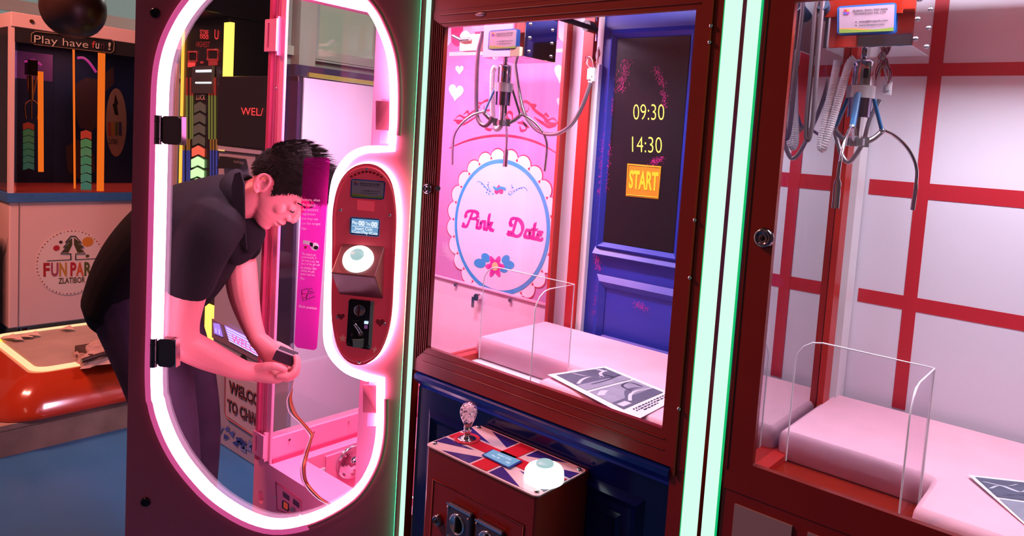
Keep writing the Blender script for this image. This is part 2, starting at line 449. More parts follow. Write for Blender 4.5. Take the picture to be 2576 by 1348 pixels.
# round logo on the cabinet front
lg = MB(); e_ = [.0]
def L(x, y, e=0): return PX(x, y, FX+.002+e)
lc, ax, ay = L(179, 660), V((0, 1, 0)), V((0, 0, 1))
R_ = (L(265, 660)-L(93, 660)).length/2
Rz = (L(179, 579)-L(179, 742)).length/2
lg.prism(circ(lc, ax, ay, R_, 48, Rz), (.001, 0, 0), mat('logo disc', (.80, .70, .66), .4, var=.01))
for k in range(56):
    a = 2*pi*k/56; c = lc + ax*(R_*.965*math.cos(a)) + ay*(Rz*.965*math.sin(a)) + V((.0015, 0, 0))
    lg.poly(circ(c, ax, ay, .0045 if k % 4 else .003, 8), mat('logo dot %d' % (k % 3), ((.45, .03, .03), (.35, .16, .03), (.25, .05, .1))[k % 3], .5))
dg_ = mat('dark green print', (.06, .06, .015), .5); ol = mat('brown black outline', (.02, .01, .008), .5)
tree = [(179, 594), (189, 594), (204, 610), (198, 611), (210, 622), (203, 623), (214, 638), (190, 638), (190, 653)]
treeL = [(184, 594), (178, 594), (165, 610), (170, 611), (160, 622), (166, 623), (153, 638), (178, 638), (178, 653)]
for P_ in (tree, treeL):
    lg.tube([L(x, y, .002) for x, y in P_], .0035, ol, 5)
for P_ in ([(186, 598), (203, 610), (196, 612), (208, 622), (202, 625), (211, 635), (195, 636), (186, 615)], [(181, 598), (168, 610), (174, 612), (163, 622), (168, 625), (156, 635), (172, 636), (182, 615)]):
    lg.poly([L(x, y, .0018) for x, y in P_], dg_)
lg.tube([L(118, 656, .002), L(178, 653, .002)], .002, ol, 5); lg.tube([L(190, 653, .002), L(246, 650, .002)], .002, ol, 5)
for x, y, r, c in ((221, 608, .032, (.65, .26, .03)), (142, 624, .018, (.45, .02, .03)), (153, 609, .010, (.05, .02, .02)), (220, 644, .011, (.1, .1, .03))):
    lg.poly(circ(L(x, y, .0018), ax, ay, r, 20), mat('logo spot %d' % x, c, .5))
cs = ((.40, .015, .02), (.36, .07, .13), (.50, .26, .03), (.45, .015, .03), (.62, .12, .03), (.10, .12, .02), (.06, .03, .12))
xs = ((109, 125), (128, 147), (149, 168), (177, 192), (191, 211), (212, 231), (235, 252))
for ch, (xa, xb), c in zip('FUNPARK', xs, cs):
    yt = 661 - (xa-109)*.02
    lg.text(ch, L(xa, yt, .0022), L(xb, yt, .0022), L(xa, yt+35, .0022), mat('logo letter %s' % ch, c, .5), .035)
lg.text('ZLATIBOR', L(147, 699, .0022), L(214, 696, .0022), L(147, 714, .0022), mat('olive print', (.10, .08, .02), .5), .02)
lg.build('logo_print', t)
for yy in (1.36, 2.1):
    c = MB(); c.box((FX-.12, yy-.05, .105), (FX-.02, yy+.06, .116), steel); c.box((FX-.09, yy-.02, .05), (FX-.05, yy-.012, .106), steel); c.box((FX-.09, yy+.018, .05), (FX-.05, yy+.026, .106), steel)
    co = c.build('caster', t)
    MB().cyl((FX-.07, yy-.01, .043), (FX-.07, yy+.018, .043), .043, mat('rust red wheel', (.25, .05, .03), .6), 20).build('wheel', co)
    c2 = MB(); c2.box((FX-.70, yy-.05, .0), (FX-.62, yy+.05, .116), steel); c2.build('rear_foot', t)
# dark cabinet at the far left edge
t = thing('arcade_cabinet', (-5.6, .75, 0), 'black cabinet with pale edge at the left edge of the photo', 'arcade machine')
MB().box((-6, .5, 0), (-5.25, 1.2, .8), blackm).build('body', t, bevel=.05)
MB().tube(spline([V((-5.245, 1.19, .05)), V((-5.245, 1.19, .7)), V((-5.245, 1.15, .77)), V((-5.245, .6, .79))], 6), .008, fw, 8).build('edge_trim', t)
MB().box((-5.9, .55, .8), (-5.35, 1.1, 2.05), mat('charcoal cabinet head', (.02, .02, .025), .4)).build('head', t)

# ================================================================== boxing machine (platform, tower, ball) and its pallet
wood = mat('weathered pallet timber', (.30, .20, .15), .8, var=.5, scale=9, bump=.3)
t = thing('pallet', (-3.95, 1.35, 0), 'weathered timber pallet under the orange platform', 'pallet')
for k in range(6):
    xx = -4.34 + k*.137
    MB().box((xx, .80, .115), (xx+.10, 1.98, .137), wood).build('deck_board', t)
for x in (-4.34, -3.97, -3.6): MB().box((x, .80, .0), (x+.03 if x < -3.7 else -3.56, 1.98, .115), wood).build('bearer', t)
t = thing('boxing_machine', (-3.9, 1.5, .137), 'boxing machine with orange platform, dark tower of lights and hanging punch ball', 'boxing machine')
oran = mat('orange lacquer', (.34, .032, .008), .16, var=.05, coat=.5)
# platform with rounded front corner and sloping sides
def rrect(x0, y0, x1, y1, r, z, n=6):
    P = []
    for cx, cy, a0 in ((x1-r, y0+r, -pi/2), (x1-r, y1-r, 0), (x0+r, y1-r, pi/2), (x0+r, y0+r, pi)):
        for k in range(n+1):
            a = a0 + pi/2*k/n; P.append(V((cx+r*math.cos(a), cy+r*math.sin(a), z)))
    return P
pl = MB()
pl.rings([rrect(-4.5, .82, -3.53, 1.75, .16, .14), rrect(-4.5, .82, -3.53, 1.75, .16, .165), rrect(-4.44, .96, -3.69, 1.70, .07, .285), rrect(-4.42, .975, -3.705, 1.69, .06, .288)], oran)
plo = pl.build('platform', t)
mp = rrect(-4.40, 1.02, -3.74, 1.66, .05, .292)
MB().prism(mp, (0, 0, .006), mat('film covered mat', (.34, .25, .21), .45, var=.3, scale=6, bump=.6)).build('mat', t)
for seg, gl in (((0, 14), glow('warm led strip', (1, .48, .24), 1.6)), ((18, 26), glow('warm led strip', (1, .48, .24), 1.6)),):
    pass
lp = rrect(-4.415, 1.0, -3.725, 1.675, .06, .294)
MB().tube(lp, .013, glow('warm led strip', (1, .45, .22), 1.5), 8, closed=True).build('light_strip', t)
MB().tube([V((-4.43, 1.005, .296)), V((-4.27, .992, .296))], .020, glow('yellow led', (1, .5, .03), 2.2), 8).build('light_strip', t, 'bare yellow strip')
f_ = MB(); rnd = random.Random(3)
for k in range(5):
    f_ = MB(); a = V((-4.36+.1*rnd.random(), 1.02+.1*k*rnd.random(), .305)); f_.poly([a, a+V((.06, .01, .012)), a+V((.07, .05, .004)), a+V((.0, .05, .015))], mat('torn film', (.55, .42, .36), .3)); f_.build('torn_film', t)
# tower
TY = 1.65
dark = mat('dark tower panel', (.012, .010, .016), .3, var=.1)
tx0, tx1 = PY(452, 200, TY).x, PY(572, 200, TY).x
tw = MB(); tw.box((tx0, TY, .14), (tx1, TY+.235, 1.95), dark)
tw.box((tx0-.06, TY-.14, 1.95), (tx1+.02, TY+.235, 2.25), dark)
two = tw.build('tower', t, bevel=.006)
T = lambda x, y, e=0: PY(x, y, TY-.003-e)
d_ = MB(); rl = glow('red led digits', (1, .05, .05), 1.1); rld = glow('dim red led', (1, .04, .04), .35)
d_.text('SCORE', T(503, 74), T(524, 76), T(503, 88), rl); d_.text('000', T(503, 88), T(524, 90), T(503, 97), rl)
d_.build('score_display', t); d_ = MB(); d_.text('U', T(540, 74), T(550, 76), T(539, 98), rl)
d_.build('digit_display', t); d_ = MB(); d_.text('HIGHEST', T(494, 104), T(528, 105), T(493, 118), rld)
d_.build('highest_display', t); d_ = MB()
for (x0_, y0_, x1_, y1_) in ((474, 130, 495, 154), (522, 125, 548, 150)):
    d_.tube([T(x0_, y0_), T(x1_, y0_), T(x1_, y1_), T(x0_, y1_)], .005, rld, 6, closed=True)
d_.poly([T(472, 157), T(492, 157), T(490, 168), T(472, 169)], rl); d_.poly([T(524, 153), T(548, 150), T(547, 164), T(524, 165)], rld); d_.poly([T(503, 154), T(512, 154), T(512, 160), T(503, 160)], rld)
d_.build('frame_display', t); d_ = MB(); d_.text('LUCK', T(494, 238), T(517, 238), T(493, 251), mat('pale red letters', (.4, .15, .1), .5, 0, .25, (1, .4, .3)))
d_.build('luck_display', t)
mr_ = MB(); mr_.box(T(491, 168, .0), T(531, 235, .015), steel); mr_.box(T(494, 176, .016), T(530, 181, .02), glow('white led', (1, 1, 1), 1)); mr_.box(T(493, 206, .016), T(530, 210, .02), glow('white led', (1, 1, 1), 1)); mr_.build('mirror_box', t)
ld = MB()
for k in range(9):
    ya = 256 + k*(27 if k < 5 else 29)
    ya = 256 + 27.5*k
    c = ('l0', (.32, .2, .14), .28) if k < 4 else (('l1', (1, .13, .07), 1.0) if k == 4 else ('l2', (.5, 1, .35), 1.6))
    w0 = 14 + k*.35
    xc = 504 - k*1.1
    ld.prism([T(xc-w0, ya+8), T(xc, ya), T(xc+w0, ya+9), T(xc+w0, ya+29), T(xc, ya+21), T(xc-w0, ya+28)], (0, -.004, 0), glow('ladder lamp '+c[0], c[1], c[2]))
ld.build('light_ladder', t)
for k, (xa, w) in enumerate(((470, 3), (479, 2), (484, 2), (526, 2), (533, 2), (541, 2.5))):
    b_ = MB()
    for j, (ya, yb, c) in enumerate(((195, 240, (1, .06, .04)), (240, 350, (.55, .5, .1)), (350, 378, (.9, .3, .05)), (378, 470, (.12, .14, .8)))):
        sh = 0 if ya < 340 else (-8 if k < 3 else 4)
        b_.tube([T(xa+(0 if ya < 350 else sh), ya), T(xa+sh, yb)], .0036*w/2, glow('bar lamp %d' % j, c, .3), 6)
    b_.build('light_bar', t)
MB().tube([T(462, 72), T(450, 640)], .009, glow('amber led', (1, .36, .04), 2), 8).build('light_bar', t, 'long amber edge light')
MB().box(PY(564, 57, TY-.05), PY(575, 204, TY-.05)+V((0, .02, 0)), glow('yellow led tube', (1, .62, .08), 2.4)).build('tube_or_reflection', t)
MB().box(PY(516, 765, TY-.05), PY(528, 905, TY-.05)+V((0, .02, 0)), glow('yellow led tube', (1, .62, .08), 2.4)).build('tube_or_reflection', t)
# arm and ball
bc = PX(185, 22, -3.9)
arm = MB(); arm.tube([V((-3.72, 1.75, 2.12)), V((-3.84, 1.35, 2.08)), V((-3.9, bc.y, 2.07))], .055, blackm, 12); arm.build('arm', t)
bl = MB(); br_ = 72/F*bc.dot(NU)*.98
bl.lathe(bc+V((0, 0, br_*1.15)), (0, 0, -1), [(.03, -.05), (.04, .0), (.05, .01)] + [(max(.004, br_*math.sin(a)**.92), br_*(1.12-1.05*math.cos(a))) for a in [.4+.1425*k for k in range(20)]], mat('dark brown leather', (.03, .010, .006), .35, var=.3), 36)
bl.build('punch_ball', t)

# wrapped parcel lying on the mat
pm = MB(); rnd = random.Random(5)
P0 = PZ(196, 930, .314)
ringsl = []
gx, gy = V((-.36, .10, 0)), V((.0, .34, 0))
base = P0
N1, N2 = 10, 9
gv = []
for i in range(N1+1):
    for j in range(N2+1):
        e = math.sin(pi*i/N1)**.5*math.sin(pi*j/N2)**.5
        gv.append(base + gx*(i/N1) + gy*(j/N2) + V((rnd.uniform(-.012, .012), rnd.uniform(-.012, .012), .05*e + rnd.uniform(-.01, .014)*e + .002)))
gf = [(i*(N2+1)+j, (i+1)*(N2+1)+j, (i+1)*(N2+1)+j+1, i*(N2+1)+j+1) for i in range(N1) for j in range(N2)]
pm.add(gv, gf, mat('clouded plastic wrap', (.42, .28, .24), .12, var=.5, scale=22, bump=.5))
nv = len(gv)
pt = thing('wrapped_parcel', (P0.x-.15, P0.y+.15, .3), 'crumpled plastic wrapped parcel lying on the platform mat', 'parcel')
pm.build('wrap', pt, recalc=False)
MB().box(P0+gx*.25+gy*.15+V((0,0,-.010)), P0+gx*.8+gy*.85+V((0, 0, .03)), mat('dark contents', (.05, .02, .015), .5)).build('contents', pt)
MB().tube(spline([P0+V((-.02, .02, .03)), P0+V((-.03, .13, .045)), P0+V((-.05, .22, .03)), P0+V((-.03, .32, .04))]), .012, mat('dark brown tape', (.04, .015, .01), .3), 8).build('tape', pt)

# ================================================================== money changing machine
CYF = 1.533
cx0, cx1 = -3.21, -2.566
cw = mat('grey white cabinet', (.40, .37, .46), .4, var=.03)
t = thing('change_machine', (-2.9, 1.7, 0), 'white change machine with black head and WELCOME sign behind the man', 'change machine')
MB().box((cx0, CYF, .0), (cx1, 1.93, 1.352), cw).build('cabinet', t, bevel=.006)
MB().box((cx0, CYF-.01, 1.352), (cx1, 1.93, 1.655), dark).build('head', t, bevel=.006)
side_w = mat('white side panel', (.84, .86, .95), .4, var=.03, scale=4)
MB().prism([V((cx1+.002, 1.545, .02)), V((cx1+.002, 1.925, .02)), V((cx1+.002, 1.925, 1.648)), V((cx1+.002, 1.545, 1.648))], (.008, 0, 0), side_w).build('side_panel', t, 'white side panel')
K = lambda x, y, e=0: PY(x, y, CYF-.002-e)
MB().text('WEL/', K(606, 270, .012), K(662, 272, .012), K(606, 289, .012), glow('red dot display', (1, .05, .05), 1.2)).build('dot_display', t)
MB().prism([K(700, 200), K(757, 205), K(738, 862), K(716, 872), K(684, 858)], (0, -.013, 0), mat('navy strip', (.03, .02, .06), .3)).build('dark_strip', t)
MB().prism([K(549, 366), K(660, 379), K(660, 389), K(549, 377)], (0, -.004, 0), cw).build('upper_rail', t)
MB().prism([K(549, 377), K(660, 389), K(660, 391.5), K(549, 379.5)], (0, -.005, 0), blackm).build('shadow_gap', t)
MB().box(K(551, 376, .003), K(563, 380.5, .008), glow('amber lamp', (1, .5, .15), 1.2)).build('status_lamp', t)
bv = MB(); bv.prism([K(569, 393), K(619, 400), K(624, 424), K(562, 424), K(566, 412)], (0, -.03, 0), black)
bvo = bv.build('bill_validator', t)
MB().text('tokey', K(588, 401, .033), K(614, 405, .033), K(588, 412, .033), mat('grey print', (.25, .2, .2), .5)).build('lettering', bvo)
MB().prism([K(646, 391), K(664, 393), K(664, 480), K(646, 480)], (0, -.006, 0), blackm).build('side_slot', t)
dp = MB(); dp.prism([K(536, 801), K(700, 888), K(700, 935), K(536, 848)], (0, -.006, 0), mat('purple grey bezel', (.25, .16, .22), .4)); dp.build('display_bezel', t)
dl = MB(); vio = glow('violet backlight', (.42, .22, .95), 1.2); wl = glow('pale violet line', (.85, .7, 1), 1.3)
dl.prism([K(538, 812, .008), K(552, 815, .008), K(561, 847, .008), K(540, 838, .008)], (0, -.003, 0), vio)
dl.prism([K(566, 818, .008), K(690, 880, .008), K(690, 917, .008), K(577, 855, .008)], (0, -.003, 0), vio)
for k in range(6):
    y = 824+k*6.5
    dl.tube([K(569+k*1.5, y, .012), K(690, y+60, .012)], .002, wl, 5)
dl.text('WELCOME', K(583, 840, .016), K(690, 893, .016), K(583, 860, .016), glow('pink letters', (1, .12, .5), 1.1), .01)
dl.text('11', K(542, 825, .016), K(552, 829, .016), K(543, 836, .016), wl)
dl.build('lit_display', t)
MB().prism([K(613, 888), K(633, 925), K(600, 906)], (0, -.004, 0), blackm).build('emblem', t)
sg = MB(); rdl = mat('dull red line', (.25, .06, .06), .5)
sg.prism([K(567, 938), K(668, 970), K(667, 1112), K(567, 1042)], (0, -.003, 0), mat('sign white', (.52, .44, .5), .45))
sg.tube([K(567, 938, .004), K(566, 1035, .004), K(572, 1052, .004), K(664, 1113, .004)], .004, rdl, 6)
def welc(s, x0, y0, x1, y1, h):
    for mm, b, e in ((mat('sign letter edge', (.02, .008, .008), .5), .06, .005), (mat('sign letter red', (.24, .045, .03), .5), .0, .008)):
        sg.text(s, K(x0, y0, e), K(x1, y1, e), K(x0+.5, y0+h, e), mm, b)
welc('WELCOME', 575, 955, 682, 1007, 32); welc('TO CHANGE', 571, 1001, 682, 1060, 32)
sg.build('welcome_sign', t)
mo = MB(); rnd = random.Random(2)
for k in range(26):
    x = 536 + rnd.random()*150; y = 1070 + (x-536)*.62 + rnd.uniform(-14, 12)
    s_ = rnd.uniform(6, 13); a = rnd.random()*6
    mo.poly([K(x+s_*math.cos(a+q_), y+s_*math.sin(a+q_), .003) for q_ in (0, 2.1, 4.2)], mat('mosaic blue %d' % (k % 3), ((.03, .05, .3), (.08, .12, .45), (.2, .25, .55))[k % 3], .5))
mo.build('mosaic_print', t)
# ================================================================== pink prize machine with its front door swung open
PF = 1.2; px0, px1, PB = -2.165, -1.445, 1.9
pm = thing('prize_machine', (-1.8, 1.55, 0), 'hot pink prize machine with open door and glowing oval window, the man reaching into it', 'prize machine')
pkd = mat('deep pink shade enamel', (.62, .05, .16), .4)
BZ = .352
# base with prize outlet (a recess open towards the top and right)
bs = MB(); pxp = px0; px0 = -2.199
bs.plate([V((px0, PF, .03)), V((px1, PF, .03)), V((px1, PF, BZ-.0121)), V((px0, PF, BZ-.0121))], [circ(PY(656, 1250, PF), (1, 0, 0), (0, 0, 1), .017, 20, .022)], (0, .02, 0), pinki)
rx0, rx1, ry0, ry1 = -2.06, -1.56, 1.30, 1.62
top = [V((px0, PF, BZ)), V((px1, PF, BZ)), V((px1, PB, BZ)), V((px0, PB, BZ))]
bs.plate(top, [[V((rx0, ry0, BZ)), V((rx1, ry0, BZ)), V((rx1, ry1, BZ)), V((rx0, ry1, BZ))]], (0, 0, -.012), pinki)
bs.box((px0, PF+.02, .03), (px0+.015, PB, BZ-.012), pinki); bs.box((px1-.015, PF+.02, .03), (px1, PB, BZ-.012), pinki); bs.box((px0, PB-.02, .03), (px1, PB, BZ-.012), pinki)
bs.box((rx0-.012, ry0, .07), (rx0, ry1, BZ-.012), pinki); bs.box((rx0-.012, ry0-.012, .06), (rx1, ry1, .07), pinki); bs.box((rx0, ry1, .07), (rx1, ry1+.012, BZ-.012), pinki)
base = bs.build('base_cabinet', pm)
MB().box((px0, PF, 0), (px1, PB, .03), blackm).build('plinth', pm)
px0 = pxp
MB().box((rx0, ry0+.01, .11), (rx0+.004, ry0+.17, .30), whitep).build('outlet_liner', pm, 'white liner')
MB().tube([V((rx0+.012, ry0+.03, .10)), V((rx0+.012, ry0+.17, .10))], .008, glow('white led', (1, 1, 1), 1), 8).build('outlet_light', pm)
# loudspeaker in the outlet's side
sc_ = PX(884, 1160, rx0+.01)
sp = MB(); sp.box((rx0, sc_.y-.10, .08), (rx0+.008, ry1, .34), pinki); spo = sp.build('speaker_board', pm)
k_ = MB()
ex = V((1, 0, 0))
k_.lathe(sc_, ex, [(.060, 0), (.060, .008), (.054, .014), (.048, .008), (.044, .020), (.038, .012), (.034, .022), (.026, .016), (.020, .028), (.012, .034), (.001, .036)], chrome, 40)
k_.build('speaker_cone', spo)
for a in range(4): MB().cyl(sc_+V((.006, .05*math.cos(a*pi/2+.8), .05*math.sin(a*pi/2+.8))), sc_+V((.017, .05*math.cos(a*pi/2+.8), .05*math.sin(a*pi/2+.8))), .004, chrome, 10).build('screw', spo)
# power panel low on the front
pp_ = MB(); A = lambda x, y, e=0: PY(x, y, PF-.001-e)
pp_.tube([A(694, 1212), A(758, 1260), A(757, 1302), A(697, 1282)], .0022, pkd, 5, closed=True); pwo = pp_.build('power_panel', pm)
for (a, b, c, d) in (((713, 1236), (728, 1247), (729, 1259), (714, 1248)), ((739, 1254), (753, 1265), (753, 1277), (739, 1266))):
    MB().prism([A(*a), A(*b), A(*c), A(*d)], (0, -.003, 0), mat('plum plate', (.10, .03, .08), .4)).build('nameplate', pwo)
MB().prism([A(713, 1258), A(727, 1267), A(727, 1285), A(713, 1276)], (0, -.005, 0), black).build('socket', pwo)
MB().prism([A(716, 1262, .005), A(724, 1268, .005), A(724, 1281, .005), A(716, 1275, .005)], (0, -.004, 0), glow('red rocker', (.8, .06, .02), .5)).build('switch', pwo)
MB().cyl(A(734, 1281), A(734, 1281, .012), .006, black, 14).build('fuse_holder', pwo)
for x, y in ((692, 1250), (755, 1297)): MB().cyl(A(x, y), A(x, y, .004), .0035, chrome, 10).build('screw', pwo)
# posts and beams of the frame
TZ = 2.02
def post(x0, x1, y0, y1, nm='corner_post'): return MB().box((x0, y0, BZ), (x1, y1, TZ), pinki).build(nm, pm, bevel=.003)
fp = post(px0, px0+.062, PF, PF+.010)
rb = MB(); 
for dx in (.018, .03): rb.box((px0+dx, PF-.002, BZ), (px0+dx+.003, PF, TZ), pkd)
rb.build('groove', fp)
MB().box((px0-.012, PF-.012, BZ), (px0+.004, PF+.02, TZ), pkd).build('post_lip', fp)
post(px0, px0+.04, PB-.04, PB); post(px1-.04, px1, PB-.04, PB)
jb = MB(); jb.box((px1-.20, PF, BZ), (px1, PF+.03, TZ), pinki); jb.build('right_jamb', pm, bevel=.003)
for z0, z1 in ((BZ+.012, .436), (1.862, 1.93)):
    MB().box((px0+.01, PF+.0105, z0), (px0+.056, PB, z1), pinki).build('side_beam', pm, bevel=.002)
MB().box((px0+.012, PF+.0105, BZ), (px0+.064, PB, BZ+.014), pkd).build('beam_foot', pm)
MB().box((px1-.035, PF+.03, BZ), (px1, PB, .42), pinki).build('side_beam', pm)
MB().box((px0, PF, 1.96), (px1, PB, TZ), pinki).build('roof', pm)
MB().box((px0, PF, 1.93), (px1, PF+.03, 1.96), pinki).build('top_beam', pm)
for y in (1.27, 1.36, 1.50, 1.62): MB().cyl((px0+.055, y, .415), (px0+.060, y, .415), .004, chrome, 10).build('screw', pm)
for (x, y) in ((676, 670), (697, 222), (667, 1098)): 
    c = PY(x, y, PF-.0); MB().ball(c, .0045, chrome, 10).build('screw', pm)
for (xa, ya, xb, yb) in ((667, 49, 693, 128), (636, 1082, 661, 1155)):
    a, b = PY(xa, ya, PF-.019), PY(xb, yb, PF-.019)
    lt = MB(); w = b.x-a.x
    lt.plate([V((a.x, a.y, b.z)), V((b.x, a.y, b.z)), V((b.x, a.y, a.z)), V((a.x, a.y, a.z))], [[V((a.x+w*.22, a.y, b.z+.012)), V((a.x+w*.40, a.y, b.z+.012)), V((a.x+w*.40, a.y, a.z-.012)), V((a.x+w*.22, a.y, a.z-.012))]], (0, .006, 0), pinki)
    lt.box((a.x+w*.2, a.y+.004, b.z-.0), (a.x+w*.42, a.y+.0055, a.z+.0), pkd)
    lo = lt.build('latch_plate', pm)
    MB().box((b.x-.012, a.y+.006, b.z-.012), (b.x-.002, PF+.004, a.z+.008), pinki).build('latch_foot', lo)
MB().box((px0+.044, PF+.014, .436), (px0+.050, PB-.03, 1.862), pane).build('side_glass', pm, 'left side glass')
MB().box((px1-.012, PF+.03, .42), (px1-.006, PB-.03, 1.96), pane).build('side_glass', pm, 'right side glass')
ls = MB()
for k in range(40): ls.ball((px1-.045, PF+.08+.016*k, .44), .0042, glow('led bead', (1, .8, .92), 6), 6)
ls.build('led_strip', pm)
DLED = [V((-1.497, 1.186, .55+.02*k)) for k in range(60)]
# --- printed back wall "Pink Date"
artp = mat('pink print', (.56, .235, .48), .4, var=.05, scale=3)
bw = MB().box((px0+.03, PB-.03, BZ), (px1-.03, PB-.024, 1.96), artp).build('back_wall', pm, 'pink printed back wall')
art = MB()
B = lambda x, y, e=1: PY(x, y, PB-.031-.0006*e)
w_ = mat('print white', (.82, .74, .84), .45, var=.02); rd = mat('print crimson', (.55, .02, .08), .45, var=.02); sk = mat('print sky blue', (.04, .33, .66), .45, var=.02)
mg = mat('print magenta', (.58, .02, .30), .45, var=.02); lil = mat('print lilac', (.78, .66, .82), .45, var=.02); dp_ = mat('print deep pink', (.70, .06, .22), .45, var=.02)
c0 = B(1258, 571); ux, uz = V((1, 0, 0)), V((0, 0, 1))
RX = (B(1374, 571)-B(1141, 571)).x/2; RZ = abs(B(1258, 405).z-B(1258, 737).z)/2
def ring_pts(rx, rz, n, e): return [c0 + ux*(rx*math.cos(2*pi*k/n)) + uz*(rz*math.sin(2*pi*k/n)) + V((0, -.0006*e, 0)) for k in range(n)]
nsc = 24
def scallop(gr, e):
    P = []
    for k in range(nsc):
        for j in range(8):
            a = 2*pi*(k+j/8)/nsc; bmp = abs(math.sin(pi*(j/8)))**.7
            P.append(c0 + ux*((RX*1.12+.012*0+RX*.10*bmp+gr)*math.cos(a)) + uz*((RZ*1.10+RZ*.085*bmp+gr)*math.sin(a)) + V((0, -.0006*e, 0)))
    return P
c0 = B(1258, 571, 0)
art.poly(scallop(.0045, 1), rd); art.poly(scallop(0, 2), w_)
for k in range(nsc):
    a = 2*pi*k/nsc; u_ = V((math.cos(a)*RX, 0, math.sin(a)*RZ)); p = c0+u_*1.05+V((0, -.0018, 0)); tt = V((-math.sin(a), 0, math.cos(a)))
    art.poly([p+tt*.006, p-tt*.006, p+u_.normalized()*.012], rd)
art.poly(ring_pts(RX*1.03, RZ*1.03, 64, 4), sk); art.poly(ring_pts(RX*.965, RZ*.965, 64, 5), lil)
def heart(cx, cy, s, rot=0, e=1, m=w_):
    P = []
    for k in range(28):
        a = 2*pi*k/28; x = 16*math.sin(a)**3; y = 13*math.cos(a)-5*math.cos(2*a)-2*math.cos(3*a)-math.cos(4*a)
        x, y = x/17, y/17
        P.append(B(cx+s*(x*math.cos(rot)+y*math.sin(rot))*.8, cy+s*(x*math.sin(rot)-y*math.cos(rot)), e))
    art.poly(P, m)
for h in ((1413, 185, 27, .3), (1410, 257, 14, .2), (1156, 175, 14, 0), (1147, 231, 25, .15), (1195, 42, 16, 0)): heart(*h)
# awning
for k in range(12):
    xa = 1105 + k*30; m_ = dp_ if k % 2 else w_
    ya = 118-(k*1.2)
    art.poly([B(xa, 20), B(xa+30, 18), B(xa+30, ya-12), B(xa+22, ya-3), B(xa+15, ya), B(xa+8, ya-3), B(xa, ya-12)], m_ if k != 11 else w_)
art.poly([B(1130, 131), B(1462, 121), B(1462, 130), B(1130, 141)], w_)
# arc and filigree
art.ribbon(spline([B(1130, 372), B(1180, 352), B(1240, 341), B(1300, 344), B(1360, 362), B(1410, 392)], 8), V((0, 0, .004)), rd)
sw = lambda pts, w=.0045: art.ribbon(spline([B(x, y, 1) for x, y in pts], 6), V((w*.7, 0, w)), rd)
for mir in (1, -1):
    X_ = lambda x: 1273 + mir*x
    f = lambda pts, w=.0045: sw([(X_(x), y - (0 if mir < 0 else -8)*abs(x)/130) for x, y in pts], w)
    f([(132, 302), (118, 290), (104, 296), (92, 286), (74, 274), (60, 258), (46, 252), (36, 262), (40, 276), (54, 276), (56, 266)])
    f([(132, 302), (112, 304), (96, 297)]); f([(126, 308), (108, 312), (92, 304), (70, 290)])
    f([(108, 288), (98, 280), (94, 286)]); f([(62, 258), (74, 262), (66, 272)])
    f([(40, 300), (52, 320), (38, 326), (34, 314)]); f([(16, 300), (14, 284), (4, 282), (2, 294), (10, 300)]); f([(28, 306), (44, 308), (58, 318)])
# vine with heart
bl_ = sk
vine = lambda pts, w=.0013: art.ribbon(spline([B(x, y, 6) for x, y in pts], 5), V((w, 0, w)), bl_)
vine([(1192, 466), (1200, 457), (1212, 460), (1224, 474), (1238, 484)]); vine([(1238, 482), (1228, 470), (1230, 459), (1224, 460)])
vine([(1276, 484), (1290, 480), (1304, 474), (1318, 471), (1326, 480), (1320, 488)]); vine([(1282, 482), (1288, 470), (1286, 464)])
for x, y in ((1212, 463), (1218, 470), (1226, 478), (1232, 482), (1224, 484), (1230, 488), (1240, 488), (1227, 465), (1288, 486), (1294, 482), (1300, 478), (1306, 474), (1284, 490), (1280, 488), (1290, 472), (1312, 474)):
    art.poly(circ(B(x, y, 6), ux, uz, .0042, 8, .0028), bl_)
heart(1255, 478, 15, pi, 6, dp_)
art.ribbon(spline([B(1241, 470, 7), B(1250, 476, 7), B(1260, 472, 7), B(1272, 476, 7)], 5), V((0, 0, .005)), sk, False)
# flower
for (x, y, a, l) in ((1207, 662, 170, 28), (1222, 648, 135, 24), (1272, 652, 50, 22), (1280, 666, -10, 26), (1266, 676, -30, 22)):
    P = []
    for k in range(16):
        tq = 2*pi*k/16; xx = l*.9*math.cos(tq)*.6; yy = l*.42*math.sin(tq)
        P.append(B(x+xx*math.cos(math.radians(a))+yy*math.sin(math.radians(a)), y-(xx*math.sin(math.radians(a))-yy*math.cos(math.radians(a))), 5.5+l*.03))
    art.poly(P, sk)
for R__, m_, e in ((30, mat('print light magenta', (.68, .06, .36), .45), 7), (22, mg, 8)):
    art.poly([B(1245+(R__*(.78+.22*math.cos(6*a)))*math.cos(a)*.82, 670-(R__*(.78+.22*math.cos(6*a)))*math.sin(a), e) for a in [2*pi*k/48+.5 for k in range(48)]], m_)
art.poly([B(1245+8*math.cos(a), 670-11*math.sin(a), 9) for a in [2*pi*k/20 for k in range(20)]], mat('print cream yellow', (.75, .55, .25), .45))
